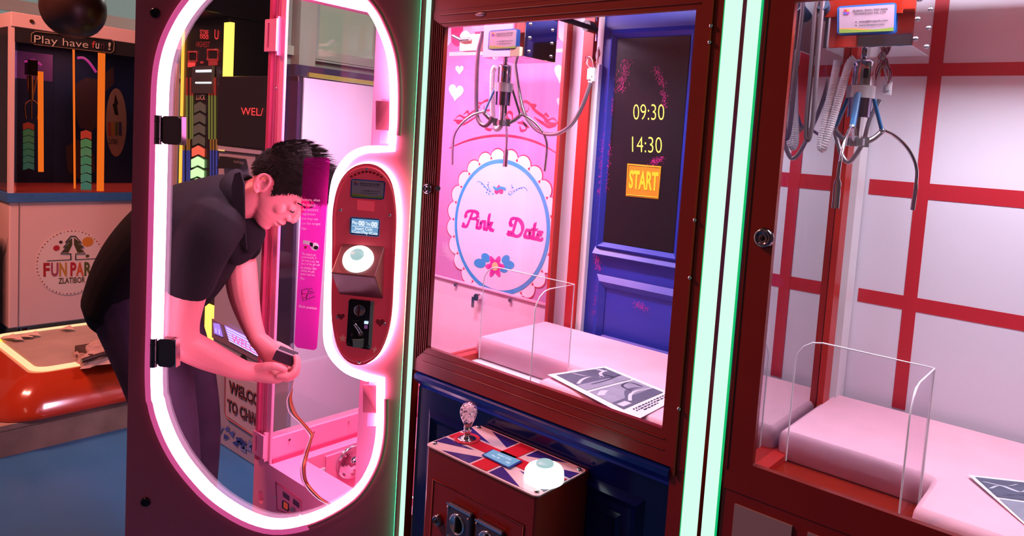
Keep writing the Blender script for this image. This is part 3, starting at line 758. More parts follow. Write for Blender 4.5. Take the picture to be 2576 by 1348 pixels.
# script lettering: broad-nib strokes in a unit box, x right, y up
SCR = {
 'P': [[(.42,.98),(.30,.70),(.18,.35),(.05,.05),(-.12,-.02),(-.18,.10),(-.08,.2)], [(.02,.55),(-.02,.75),(.15,.95),(.45,1.02),(.68,.92),(.66,.70),(.46,.55),(.28,.56)]],
 'i': [[(.0,.45),(.1,.52),(.06,.25),(.05,.06),(.16,.03),(.25,.14)], [(.14,.72),(.18,.76)]],
 'n': [[(.02,.5),(.0,.02)], [(.01,.3),(.12,.48),(.22,.5),(.24,.36),(.21,.08),(.3,.02),(.38,.12)]],
 'k': [[(.14,1.0),(.08,.6),(.0,.02)], [(.05,.3),(.2,.48),(.28,.46),(.2,.32),(.1,.28)], [(.12,.28),(.2,.1),(.3,.02),(.38,.12)]],
 'D': [[(.36,.98),(.26,.6),(.14,.2),(.02,.02),(-.14,.08),(-.1,.2),(.06,.14),(.3,.0),(.55,.1),(.72,.4),(.7,.75),(.5,.98),(.2,1.02),(.0,.85),(.02,.62),(.12,.56)]],
 'a': [[(.3,.42),(.18,.5),(.05,.36),(.0,.14),(.1,.02),(.22,.12),(.32,.4)], [(.34,.5),(.28,.2),(.3,.04),(.4,.06),(.46,.16)]],
 't': [[(.16,.95),(.08,.5),(.04,.12),(.14,.02),(.26,.12)], [(-.06,.56),(.28,.58)]],
 'e': [[(.03,.26),(.16,.3),(.27,.4),(.22,.5),(.1,.46),(.0,.24),(.06,.05),(.2,.02),(.34,.16)]],
}
def script(s, x0, y0, sx, sy, slope):
    x = x0
    for ch in s:
        for st in SCR[ch]:
            pts = [B(x + px_*sx, y0 - py_*sy + (x+px_*sx-x0)*slope, 6) for px_, py_ in st]
            art.ribbon(spline(pts, 6), V((.0075, 0, .0050)), mg, False)
            art.ribbon(spline([p+V((0, -.0003, 0)) for p in pts], 6), V((.0035, 0, -.0045)), mg, False)
        x += sx*{'P': .60, 'i': .26, 'n': .38, 'k': .4, 'D': .86, 'a': .46, 't': .28, 'e': .3}[ch]
script('Pink', 1172, 570, 43, 42, .17)
script('Date', 1284, 592, 42, 44, .17)
art.build('printed_picture', bw, 'Pink Date picture with scalloped frame')
# white service hatch in that wall
hz = MB(); hz.prism([B(1090, 692, 10), B(1386, 770, 10), B(1372, 930, 10), B(1060, 900, 10)], (0, -.006, 0), mat('pale pink hatch', (.80, .60, .72), .45)); hzo = hz.build('service_hatch', pm)
hb = MB(); hb.tube([B(1090, 692, 22), B(1386, 770, 22), B(1377, 850, 22)], .006, mat('hatch rim', (.75, .35, .48), .45), 6); hb.build('hatch_rim', hzo)
lk = B(1208, 746, 20); l_ = MB(); l_.cyl(lk, lk+V((0, -.022, 0)), .013, chrome, 16); l_.box(lk+V((-.02, -.024, -.04)), lk+V((-.006, -.02, .0)), chrome); l_.build('hatch_lock', hzo)
for x, y in ((1148, 716), (1285, 755)): MB().cyl(B(x, y, 22), B(x, y, 22)+V((0, -.008, 0)), .006, steel, 10).build('screw', hzo)

# ------------------------------------------------------------------ the open door (turned to face the camera)
UD = 1.833
D = lambda x, y, o=0: PU(x, y, UD-o)
hr = D(1060, 500); hl = D(330, 600)
ax_ = RR; ZU = V((0, 0, 1))
def onplane(p): return p
rt = D(1041, 674); lt_ = D(328, 674)
xr, yr = rt.x, rt.y; xl, yl = lt_.x, lt_.y
ctl = [(396, 1000), (394, 930), (397, 800), (402, 600), (406, 420), (409, 273), (412, 205), (419, 154), (433, 106), (456, 58), (480, 22), (510, -13), (550, -45), (600, -68), (660, -80), (720, -82), (780, -76), (830, -58), (872, -32), (912, 2), (940, 36), (957, 68), (974, 109), (985, 150), (990, 191), (992, 239), (991, 307), (988, 340)]
corner1 = [(987, 374)]
notch = [(955, 374), (921, 376), (888, 390), (863, 418), (846, 455), (838, 511), (834, 587), (830, 663), (827, 727), (825, 793), (825, 849), (833, 880), (851, 907), (880, 931), (925, 948)]
corner2 = [(960, 954)]
ctl2 = [(958, 1000), (957, 1070), (952, 1115), (939, 1164), (909, 1218), (872, 1255), (812, 1290), (751, 1311), (691, 1317), (635, 1303), (580, 1274), (532, 1238), (490, 1193), (456, 1148), (429, 1099), (408, 1044), (400, 1010)]
S1 = spline([D(*p) for p in ctl], 3); S2 = spline([D(*p) for p in notch], 4); S3 = spline([D(*p) for p in ctl2], 3)
loop = S1 + [D(*corner1[0])] + S2 + [D(*corner2[0])] + S3
# make sure of orientation: offset2 with sign giving outwards
def area2(pts):
    s = 0
    for i in range(len(pts)):
        a, b = pts[i], pts[(i+1) % len(pts)]; s += (a-pts[0]).cross(b-pts[0]).dot(NU)
    return s
sg_ = 1 if area2(loop) > 0 else -1
off = lambda d: offset2(loop, NU, d*sg_)
cs_ = sum(loop, V((0, 0, 0)))/len(loop)
if (off(.02)[0]-cs_).length < (loop[0]-cs_).length: sg_ = -sg_
zt, zb = 2.0, .10
outer = [V((xl, yl, zb)), V((xr, yr, zb)), V((xr, yr, zt)), V((xl, yl, zt))]
dr = MB(); dr.plate(outer, [off(.0105)], NU*.012, pinkp)
door = dr.build('door', pm, 'open pink door with oval window')
# neon: flat glowing tube along the window's edge
core = glow('neon tube', (1, .44, .72), 13)
nb = MB()
inn, out_ = off(-.008), off(.010)
n_ = len(loop); z1 = -NU*.012
z0_ = NU*.0135
vs = [p+z0_ for p in inn]+[p+z1 for p in inn]+[p+z1 for p in out_]+[p for p in out_]
fs = []
for i in range(n_):
    j = (i+1) % n_
    for k in range(4): fs.append((k*n_+i, k*n_+j, ((k+1) % 4)*n_+j, ((k+1) % 4)*n_+i))
nb.add(vs, fs, core, True); nb.build('neon_light', door, 'white glowing neon tube round the window')
rim = MB()
part = S1[:len(S1)] + []
ro = offset2(loop, NU, .017*sg_)
n1 = len(S1); idx = list(range(n1)) ; idx2 = list(range(n1+1+len(S2)+1, n_))
pk_ = glow('pink neon housing', (1, .12, .42), .6)
arc = [ro[i]-NU*.008 for i in idx2+idx if proj(ro[i])[0] < 780]
rch = MB(); arc2 = [offset2(loop, NU, .0135*sg_)[i]-NU*.006 for i in idx2+idx]
a2 = [p for p in arc2 if proj(p)[0] >= 770]; s2 = [p for p in a2 if proj(p)[1] > 700]; s3 = [p for p in a2 if proj(p)[1] <= 700]
for sx_ in (s2, s3): c_ = MB(); c_.tube(sx_, [(.003, .009)]*len(sx_), pinkp, 8, up=NU); c_.build('neon_shield', door)  # opaque strip added to keep the neon's glow off the door panel
rim.tube(arc, [(.007, .010)]*len(arc), pk_, 8, up=NU); rim.build('neon_housing', door, 'pink silicone rim outside the tube')
gp = MB(); gp.plate(off(-.0085), [], NU*.004, pane)
gp.v = [p + NU*.010 for p in gp.v]
win = gp.build('oval_window', door)
# vinyl instruction strip on the glass
G = lambda x, y, e=0: PU(x, y, UD+.0095-e)
vin = veil('magenta vinyl', '#e01f9c', .30)
st = MB()
def rr4(pts, r=.18):
    P = []
    n = len(pts)
    for i in range(n):
        a, b, c = [V((*p, 0)) for p in (pts[i-1], pts[i], pts[(i+1) % n])]
        da = (a-b).normalized()*min(9, (a-b).length*r); dc = (c-b).normalized()*min(9, (c-b).length*r)
        P += [b+da, b+da*.35+dc*.35, b+dc]
    return [(p.x, p.y) for p in P]
st.poly([G(*p) for p in rr4([(764, 396), (831, 396), (797, 882), (740, 873)], .2)], vin)
wt = mat('white vinyl', (.85, .7, .8), .5, 0, .15, (1, .7, .9))
lines_ = [(505, 'buttons, when'), (517, 'the button'), (529, 'the scissors'), (541, 'regulation'), (553, 'and they can'), (565, 'cut the target'), (577, 'sign')]
for y, s in lines_:
    w = 48*min(1, len(s)/14); xl_ = 758+ (565-y)*.035
    st.text(s, G(xl_+9*(0), y-7, .001), G(xl_+w, y-5, .001), G(xl_, y+1, .001), wt)
for k, s in enumerate(('The scissors cut', 'automatically, if', 'the wire is cut, the', 'door of the gift will', 'be unlocked. After', 'taking the gift,', 'please close the', 'door')):
    y = 634+k*8.6; w = 44*len(s)/21+2; xl_ = 759-k*.4
    st.text(s, G(xl_, y, .001), G(xl_+w, y+4, .001), G(xl_-.5, y+7, .001), wt)
st.text('Blade position', G(752, 766, .001), G(797, 772, .001), G(751, 775, .001), wt)
ic = MB()
ic.prism([G(763, 604, .001), G(781, 607, .001), G(781, 616, .001), G(762, 613, .001)], -NU*.0004, wt)
ic.prism([G(792+10*math.cos(a), 620+10*math.sin(a), .001) for a in [2*pi*k/20 for k in range(20)]], -NU*.0004, wt)
ic.prism([G(795+6*math.cos(a), 623+5*math.sin(a), .0016) for a in [2*pi*k/16 for k in range(16)]], -NU*.0004, ink)
ic.prism([G(780, 609, .0012), G(788, 612, .0012), G(786, 622, .0012), G(779, 616, .0012)], -NU*.0004, ink)
ic.prism([G(766, 618, .001), G(773, 619, .001), G(771, 626, .001), G(765, 625, .001)], -NU*.0004, rd)
for a in (((758, 731), (774, 725), (776, 734), (770, 755), (763, 757)),):
    ic.tube([G(*p, .001) for p in a], .0013, mat('plum ink', (.2, .01, .12), .5), 5, closed=True)
for a in (((774, 728), (787, 725)), ((777, 740), (792, 735)), ((772, 753), (793, 746)), ((776, 734), (787, 732))):
    ic.tube([G(*p, .001) for p in a], .0012, mat('plum ink', (.2, .01, .12), .5), 5)
ic.tube([G(762+6*math.cos(k/10*2*pi)+4, 743+6*math.sin(k/10*2*pi), .001) for k in range(10)], .001, rd, 5, closed=True)
sto = st.build('instruction_strip', door, 'magenta see-through instruction strip', recalc=False)
ic.build('instruction_pictures', door)
# glass hinges
hin = mat('dark chrome', (.16, .13, .15), .25, 1, var=.05)
for (x0_, y0_, x1_, y1_) in ((388, 289, 457, 366), (377, 850, 442, 926)):
    h = MB(); O = .018
    q = lambda x, y, o=O: D(x, y, o)
    h.prism([q(*p) for p in rr4([(x0_+17, y0_+2), (x1_-4, y0_+4), (x1_-4, y1_-1), (x0_+17, y1_-4)], .3)], NU*.026, hin)
    ho = h.build('glass_hinge', door, 'dark clamp hinge', bevel=.002)
for (x0_, y0_, x1_, y1_) in ((388, 289, 457, 366), (377, 850, 442, 926)):
    h = MB()
    h.tube([D(x0_+10, y0_+1, .02), D(x0_+9, y1_-3, .02)], .0085, hin, 14)
    for k in (.22, .78): h.tube([D(x0_+10, y0_+(y1_-y0_)*k-1, .02), D(x0_+10, y0_+(y1_-y0_)*k+1, .02)], .0094, black, 14)
    h.build('hinge_barrel', door)
    c = MB(); c.prism([D(x1_-5, y0_+3, .016), D(x1_, y0_+5, .016), D(x1_, y1_-1, .016), D(x1_-5, y1_-1, .016)], NU*.022, chrome); c.build('hinge_edge', door)
lb = MB()  # beads added to go with the fill light
for p in DLED: lb.ball(p, .0045, glow('led bead', (1, .8, .92), 6), 6)
lb.box((-1.503, 1.178, .53), (-1.492, 1.186, 1.75), whitep); lb.build('led_strip', door)
# bolts on the panel
for x, y in ((391, 33), (367, 1262)):
    b = MB(); c = D(x, y); b.lathe(c, -NU, [(.0125, 0), (.0125, .003), (.011, .006), (.006, .0075), (.0055, .005), (.001, .005)], mat('black bolt', (.01, .01, .012), .2, .6), 24); b.build('bolt', door)
# lock boxes behind the glass, on the door's right stile
for (x0_, y0_, x1_, y1_) in ((945, 253, 979, 327), (913, 968, 946, 1038)):
    b = MB(); q = [PU(x0_, y0_, UD+.014), PU(x1_, y0_+2, UD+.014), PU(x1_, y1_+1, UD+.014), PU(x0_, y1_-1, UD+.014)]
    b.prism(q, NU*.004, pinkp); bo = b.build('lock_plate', door, bevel=.001)
    c = MB(); q = [PU(x0_+15, y0_-5, UD+.020), PU(x1_+9, y0_-3, UD+.020), PU(x1_+9, y1_+34, UD+.020), PU(x0_+10, y1_+34, UD+.020)]
    c.prism(q, NU*.02, pinki); c.build('lock_housing', door)
# control pill
pc = [(834, 600), (836, 520), (852, 462), (882, 424), (922, 411), (960, 424), (986, 462), (997, 530), (996, 600), (991, 700), (986, 790), (973, 850), (949, 896), (912, 918), (874, 909), (846, 872), (834, 815), (832, 760), (833, 690)]
OP = .030
pill = spline([D(x, y, OP) for x, y in [((1-abs(0))*x+ (2 if x < 850 else 0), y) for x, y in pc]], 4, True)
pl_ = MB(); coral = mat('coral control plate', (.80, .07, .11), .38, 0, .16, (1, .05, .11), var=.05)  # weak emission put in for light through the backlit plate
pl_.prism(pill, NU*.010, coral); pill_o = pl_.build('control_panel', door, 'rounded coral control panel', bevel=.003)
pcs = sum(pill, V((0, 0, 0)))/len(pill)
inner = [pcs+(p-pcs)*.93 for p in pill]
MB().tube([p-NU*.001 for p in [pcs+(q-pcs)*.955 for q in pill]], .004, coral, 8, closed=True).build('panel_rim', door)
hb_ = MB(); halo = glow('halo light', (1, .46, .70), 26)
hp = [pcs+(p-pcs)*.985 + NU*.018 for p in pill]
hb_.tube(hp, .0075, halo, 8, closed=True); hb_.build('halo_light', door, 'light behind the control panel')
Q = lambda x, y, e=0: D(x, y, OP+.0008+e)
# label card (blue border)
def label_card(quad, fn, parent, flip=1, nm='label_card'):
    """small printed card: quad = TL, TR, BR, BL in pixels; fn maps a pixel to a point"""
    TL, TR, BR, BL = [V((*p, 0)) for p in quad]
    def at(u, v): p = (TL*(1-u)+TR*u)*(1-v)+(BL*(1-u)+BR*u)*v; return (p.x, p.y)
    m = MB(); R4 = lambda a, b, c, d: [at(a, b), at(c, b), at(c, d), at(a, d)]
    m.poly([fn(*p, 0) for p in rr4(R4(0, 0, 1, 1), .08)], mat('card blue', (.02, .13, .48), .4))
    m.poly([fn(*p, .0006) for p in R4(.035, .06, .965, .94)], mat('card white', (.40, .30, .38), .4))
    m.poly([fn(*p, .0012) for p in [at(.035, .80), at(.2, .82), at(.45, .87), at(.7, .86), at(.965, .82), at(.965, .94), at(.035, .94)]], mat('card green', (.22, .36, .06), .4))
    m.poly([fn(*p, .0011) for p in [at(.035, .77), at(.3, .79), at(.6, .86), at(.45, .89), at(.035, .85)]], mat('card orange', (.62, .30, .08), .4))
    for k, c in enumerate(((.6, .05, .08), (.7, .35, .03), (.1, .12, .5), (.3, .05, .4))):
        u, v = .135+.045*(k % 2), .17+.085*(k//2)
        m.poly([fn(*at(u+.028*math.cos(a), v+.05*math.sin(a)), .0012) for a in [2*pi*j/10 for j in range(10)]], mat('card petal %d' % k, c, .4))
    tx = lambda s, u0, v0, u1, v1: m.text(s, fn(*at(u0, v0), .0012), fn(*at(u1, v0), .0012), fn(*at(u0, v1), .0012), ink, .015)
    tx('GUANG ZHOU FIVE PARK', .26, .16, .86, .235); tx('TECHNOLOGY CO., LTD', .28, .27, .82, .345)
    tx('sales@fivepark.com', .37, .54, .86, .62); tx('www.fivepark.com', .37, .67, .80, .74)
    for v in (.58, .70): m.poly([fn(*at(.32+.012*math.cos(a), v+.022*math.sin(a)), .0012) for a in [2*pi*j/8 for j in range(8)]], ink)
    return m.build(nm, parent, recalc=False)
label_card([(883, 449), (970, 456), (966, 503), (881, 497)], Q, door)
MB().poly([Q(899, 503), Q(942, 507), Q(941, 532), Q(898, 528)], mat('bright coral patch', (.95, .08, .10), .4, 0, .3, (1, .06, .12))).build('plain_sticker', door)
ls_ = MB(); ls_.prism([Q(*p) for p in rr4([(880, 544), (957, 550), (955, 597), (879, 590)], .1)], -NU*.002, mat('pale bezel', (.45, .4, .7), .4)); ls_.build('screen_bezel', door)
sb = MB(); sb.prism([Q(883, 547, .003), Q(954, 552, .003), Q(952, 594, .003), Q(882, 588, .003)], -NU*.001, mat('lcd dark edge', (.01, .02, .2), .4)); sb.build('screen_frame', door)
sd = MB(); sd.prism([Q(885, 549, .005), Q(953, 554, .005), Q(950, 591, .005), Q(883, 585, .005)], -NU*.0006, glow('lcd blue', (.16, .34, .58), 1.05))
lw = glow('lcd white', (.85, .92, 1), 1.0)
sx = lambda s, a, b, c, bold=.02: sd.text(s, Q(*a, .0066), Q(*b, .0066), Q(*c, .0066), lw, bold)
sx('Play', (886, 555), (900, 557), (886, 565)); sx('00', (902, 554), (918, 556), (901, 567), .05); sx('Time', (920, 558), (932, 559), (920, 567)); sx('00', (934, 557), (950, 559), (933, 570), .05)
sx('Insert Coin', (894, 570), (937, 573), (893, 578)); sx('1Coin1Play 0Coin', (886, 578), (950, 584), (886, 588))
sd.tube([Q(885, 568, .006), Q(952, 573, .006)], .0006, lw, 4)
sd.build('screen', door, 'blue screen')
# button housing (wedge)
A_, B_, E_, F_ = Q(860, 612), Q(969, 619), Q(853, 741), Q(965, 753)
C_, D2 = D(832, 686, OP+.062), D(944, 697, OP+.062)
wg = MB(); clay = mat('clay pink housing', (.42, .085, .10), .34)
wg.add([A_, B_, D2, C_, E_, F_], [(0, 1, 2, 3), (3, 2, 5, 4), (1, 5, 2), (0, 3, 4), (0, 4, 5, 1)], clay)
hs = wg.build('button_housing', door, bevel=.003)
nA = (B_-A_).cross(C_-A_).normalized()
if nA.dot(NU) > 0: nA = -nA
bc_ = (A_+B_+C_+D2)/4 + (B_-A_)*(-.0) 
bt = MB(); wh = glow('white lit button', (.86, 1, .97), 1.7)
rb_ = min((A_-C_).length, (A_-B_).length)*.42
bt.lathe(bc_, nA, [(rb_*1.02, -.004), (rb_*1.02, .004), (rb_*.97, .010), (rb_*.84, .014), (rb_*.45, .018)], wh, 40)
bto = bt.build('push_button', door, 'large white lit push button')
MB().lathe(bc_+(C_-A_).normalized()*-.002, nA, [(rb_*.44, .014), (rb_*.44, .022), (rb_*.40, .024), (.001, .0245)], glow('pale cyan cap', (.55, .82, .84), .72), 28).build('button_cap', door)
# coin slot
cs0 = MB(); cm = mat('black coin plate', (.022, .018, .026), .3, .3)
cs0.prism([Q(*p) for p in rr4([(880, 750), (941, 757), (934, 878), (873, 867)], .06)], -NU*.008, cm); cs0.build('coin_slot', door, 'black coin slot plate', bevel=.0015)
MB().prism([Q(932, 757, .0095), Q(941, 759, .0095), Q(934, 877, .0095), Q(926, 876, .0095)], NU*.008, mat('pale green steel', (.62, .72, .55), .3, .8)).build('plate_edge', door)
cq = Q(905, 780, .009); MB().lathe(cq, -NU, [(.0145, 0), (.0145, .003), (.0125, .004), (.0115, .0015), (.001, .0015)], steel, 28).build('coin_ring', door)
MB().prism([Q(901, 766, .013), Q(904.5, 767, .013), Q(902, 796, .013), Q(899, 796, .013)], -NU*.002, mat('slot red', (.25, .01, .02), .4)).build('coin_entry', door)
MB().tube([Q(893, 815, .012), Q(901, 826, .014), Q(909, 838, .014)], [.004, .0042, .005], chrome, 10).build('reject_lever', door)
MB().cyl(Q(907, 839, .009), Q(907, 839, .014), .0065, steel, 18).build('lever_hub', door)
MB().ball(Q(888, 842, .009), .006, blackm, 12).build('hole_cover', door)
MB().tube([Q(888, 807, .009), Q(903, 808, .009)], .003, blackm, 8).build('slot_gap', door)
cu = MB(); cu.prism([Q(887, 855, .022), Q(912, 855, .022), Q(911, 875, .022), Q(888, 874, .022)], NU*.014, mat('pale green steel', (.62, .72, .55), .3, .8)); cu.prism([Q(885, 851, .010), Q(897, 862, .010), Q(912, 855, .010), Q(909, 851, .010)], -NU*.006, steel); cu.build('coin_cup', door)
MB().prism([Q(917, 807, .010), Q(927, 808, .010), Q(926, 815, .010), Q(916, 814, .010)], -NU*.001, glow('blue white lamp', (.45, .6, 1), 1.6)).build('coin_lamp', door)
MB().prism([Q(917, 817, .010), Q(925, 818, .010), Q(924, 827, .010), Q(916, 826, .010)], -NU*.001, glow('dim violet display', (.3, .08, .3), .5)).build('coin_display', door)
for x, y in ((880, 760), (929, 766), (879, 863), (925, 870)): MB().ball(Q(x, y, .009), .004, blackm, 10).build('screw', door)
for x, y in ((923, 424), (857, 528), (981, 541), (848, 797), (968, 814), (904, 910)):
    MB().ball(Q(x, y), .0048, chrome, 12, (1, 1, 1)).build('screw', door)
for (x, y, r, m_) in ((862, 851, 11, mat('pale star print', (.95, .35, .32), .45, 0, .15, (1, .25, .25))), (944, 880, 10, mat('pale star print', (.95, .35, .32), .45, 0, .15, (1, .25, .25)))):
    dc = MB(); dc.poly([Q(x+(r if k % 2 == 0 else r*.42)*math.sin(pi*k/5), y-(r if k % 2 == 0 else r*.42)*math.cos(pi*k/5), .0002) for k in range(10)], m_); dc.build('star_print', door)
for (x, y, s) in ((956, 811, 12), (858, 796, 10)):
    P = []
    for k in range(24):
        a = 2*pi*k/24; xx = 16*math.sin(a)**3/17; yy = (13*math.cos(a)-5*math.cos(2*a)-2*math.cos(3*a)-math.cos(4*a))/17
        P.append(Q(x+s*xx, y-s*yy, .0002))
    dc = MB(); dc.poly(P, mat('dark heart print', (.5, .03, .05), .45)); dc.build('heart_print', door)
dc = MB()
for k in range(9):
    xx = 884+k*9.5; dc.poly([Q(xx+4*math.cos(a), 444-12*math.sin(pi*k/8)+3*math.sin(a), .0002) for a in [2*pi*j/9 for j in range(9)]], mat('dark heart print', (.5, .03, .05), .45))
dc.build('dotted_print', door)
# ================================================================== red claw machines
RF, RBK = 1.2, 1.76
mint = glow('mint led', (.60, 1, .78), 1.12)
grn = glow('green led edge', (.0, .55, .16), .9)
def led_strip(x0, x1, parent, nm='edge_light', y=RF-.004, gl=.0025, gr=.0025):
    m = MB(); m.box((x0+gl, y, .03), (x1-gr, y+.006, 2.05), mint)
    if gl: m.box((x0, y+.001, .03), (x0+gl, y+.006, 2.05), grn)
    if gr: m.box((x1-gr, y+.001, .03), (x1, y+.006, 2.05), grn)
    m.box((x0, y+.006, .03), (x1, y+.03, 2.05), redp)
    return m.build(nm, parent, 'tall mint green light')
def lock(c, ax, parent, r=.016, nm='lock'):
    m = MB(); m.lathe(c, ax, [(r, 0), (r, .004), (r*.86, .009), (r*.62, .012), (r*.58, .009), (r*.3, .0095), (.001, .0095)], mat('dark chrome lock', (.3, .26, .3), .18, 1), 26)
    o = m.build(nm, parent); k = MB(); k.lathe(V(c)+V(ax)*.0096, ax, [(r*.28, 0), (r*.25, .0015), (.001, .0015)], blackm, 14); k.build('keyhole', o); return o
def arch_frame(t, X0, X1, oX0, oX1, oz0, oz1, zlow, ztop, wood):
    """front: fixed outer stiles, door frame around the window"""
    f = MB(); y0 = RF-.004
    f.plate([V((X0, RF, zlow)), V((X1, RF, zlow)), V((X1, RF, ztop)), V((X0, RF, ztop))], [[V((oX0-.002, RF, oz0-.002)), V((oX1+.002, RF, oz0-.002)), V((oX1+.002, RF, oz1+.002)), V((oX0-.002, RF, oz1+.002))]], (0, .012, 0), wood)
    fo = f.build('front_frame', t, bevel=.002)
    return fo
def clawset(t, cx, cy, z0, angs, links):
    """z0 = underside of the carriage"""
    c = V((cx, cy, z0)); dn = V((0, 0, -1)); k = .88
    b = MB(); b.lathe(c, dn, [(.006, 0), (.006, .012), (.017, .013), (.0195, .020), (.0195, .062), (.018, .066)], chrome, 26)
    body = b.build('claw_motor', t)
    b = MB(); b.box((cx-.004+.012, cy-.021, z0-.05), (cx+.004+.012, cy-.017, z0-.032), blackm); b.build('motor_vent', body)
    b = MB(); b.lathe(c, dn, [(.027, .064), (.027, .088)], mat('frosted collar', (.7, .68, .72), .25, .6), 26); b.build('collar', body)
    b = MB(); b.lathe(c, dn, [(.0215, .088), (.0215, .125)], mat('violet chrome', (.45, .40, .6), .15, 1), 26); b.lathe(c, dn, [(.0245, .064), (.0245, .068)], black, 24); b.build('lower_cylinder', body)
    b = MB(); b.lathe(c, dn, [(.006, .12), (.006, .178)], chrome, 16); b.build('plunger', body)
    b = MB(); b.lathe(c, dn, [(.017, .166), (.017, .180)], steel, 18)
    for a, lm in zip(angs, links):
        d = RR*math.cos(a)+NU*math.sin(a); b.prism([c+d*.012+dn*.162+d.cross(dn)*.006, c+d*.024+dn*.162+d.cross(dn)*.006, c+d*.024+dn*.182+d.cross(dn)*.006, c+d*.012+dn*.182+d.cross(dn)*.006], d.cross(dn)*-.012, steel)
    b.build('hub', body)
    for a, lm in zip(angs, links):
        d = RR*math.cos(a)+NU*math.sin(a)
        P = lambda r, h: c + d*r + dn*h
        fgr = MB()
        path = spline([P(.020, .172), P(.036, .163), P(.052, .148)], 5)
        fgr.tube(path, [(.0055, .003)]*len(path), steel, 8)
        path = spline([P(.050, .146), P(.078, .156), P(.108, .180), P(.128, .212), P(.132, .245), P(.130, .300)], 6)
        n = len(path); fgr.tube(path, [(.0034 + (.0035 if i > n*.78 else 0), .0034) for i in range(n)], chrome, 10, up=d.cross(dn))
        fgr.ball(P(.051, .147), .0062, steel, 10)
        fo = fgr.build('claw_finger', t)
        lk_ = MB(); path = [P(.024, .078), P(.050, .146)]
        lk_.tube(path, [(.006, .003)]*2, lm, 8, up=d.cross(dn)); lk_.build('upper_link', fo)
def carriage(t, fY, bx0, bx1, zb, zt, dep, cardq, sidemat):
    b = MB(); b.box((bx0, fY, zb), (bx1, fY+dep, zt), mat('mirror chrome', (.82, .82, .86), .06, 1, var=0)); o = b.build('carriage', t, bevel=.0015)
    label_card(cardq, lambda x, y, e: PY(x, y, fY-.006-e), t)
    for k in range(3):
        z = zb+.015+k*.035; MB().ball((bx1+.001, fY+.02, z), .0045, steel, 10).build('rivet', o); MB().ball((bx1+.001, fY+dep-.02, z), .0045, steel, 10).build('rivet', o)
    return o
hose_m = mat('silver conduit', (.5, .47, .5), .3, .8, var=.3, scale=300)
hose_d = mat('grey brown conduit', (.16, .12, .14), .35, .5)
coil_m = mat('white coil hose', (.72, .66, .70), .4, var=.05)
def coil(path, r, parent, nm='coil_hose'):
    P = spline(path, 1); pts = []; 
    for a, b in zip(P[:-1], P[1:]):
        n = max(2, int((b-a).length/.0014))
        for k in range(n): pts.append(a+(b-a)*k/n)
    rs = [r*(1+.09*math.sin(2*pi*i/3.0)) for i in range(len(pts))]
    return MB().tube(pts, rs, coil_m, 10).build(nm, parent)
def wires(parent, pts, nm='loose_wires'):
    rnd = random.Random(4); m = MB()
    for k, c in enumerate(((.6, .03, .05), (.7, .3, .4), (.8, .75, .8), (.5, .25, .02), (.25, .02, .1), (.75, .7, .75))):
        j = [V((rnd.uniform(-.006, .006), rnd.uniform(-.004, .004), rnd.uniform(-.004, .004))) for _ in pts]; j[0] *= .3; j[-1] *= .3
        m.tube(spline([V(p)+q for p, q in zip(pts, j)], 6), .0011, mat('wire colour %d' % k, c, .4), 5)
    return m.build(nm, parent)
def union_jack_pattern(m, P, z):
    """P(u,v): u across 0..1, v front 0 to back 1; layers raised by z steps"""
    wj = mat('flag white pink', (.80, .60, .64), .25, coat=.3); rj = mat('flag red', (.62, .015, .03), .25, coat=.3); bj = mat('flag blue', (.035, .02, .20), .25, coat=.3)
    R = lambda pts, e, mm: m.poly([P(u, v)+V((0, 0, z*e)) for u, v in pts], mm)
    R([(0, .0), (1, 0), (1, 1), (0, 1)], 1, wj)
    # blue triangles
    a, b = .43, .57; c, d = .36, .64
    for fu in (0, 1):
        for fv in (0, 1):
            g = lambda u, v: (1-u if fu else u, 1-v if fv else v)
            R([g(.14, .0), g(a-.02, .0), g(a-.02, .26)], 2, bj); R([g(.0, .13), g(.0, c-.02), g(.29, c-.02)], 2, bj)
    R([(a, 0), (b, 0), (b, 1), (a, 1)], 3, rj); R([(0, c+.03), (1, c+.03), (1, d-.03), (0, d-.03)], 3, rj)

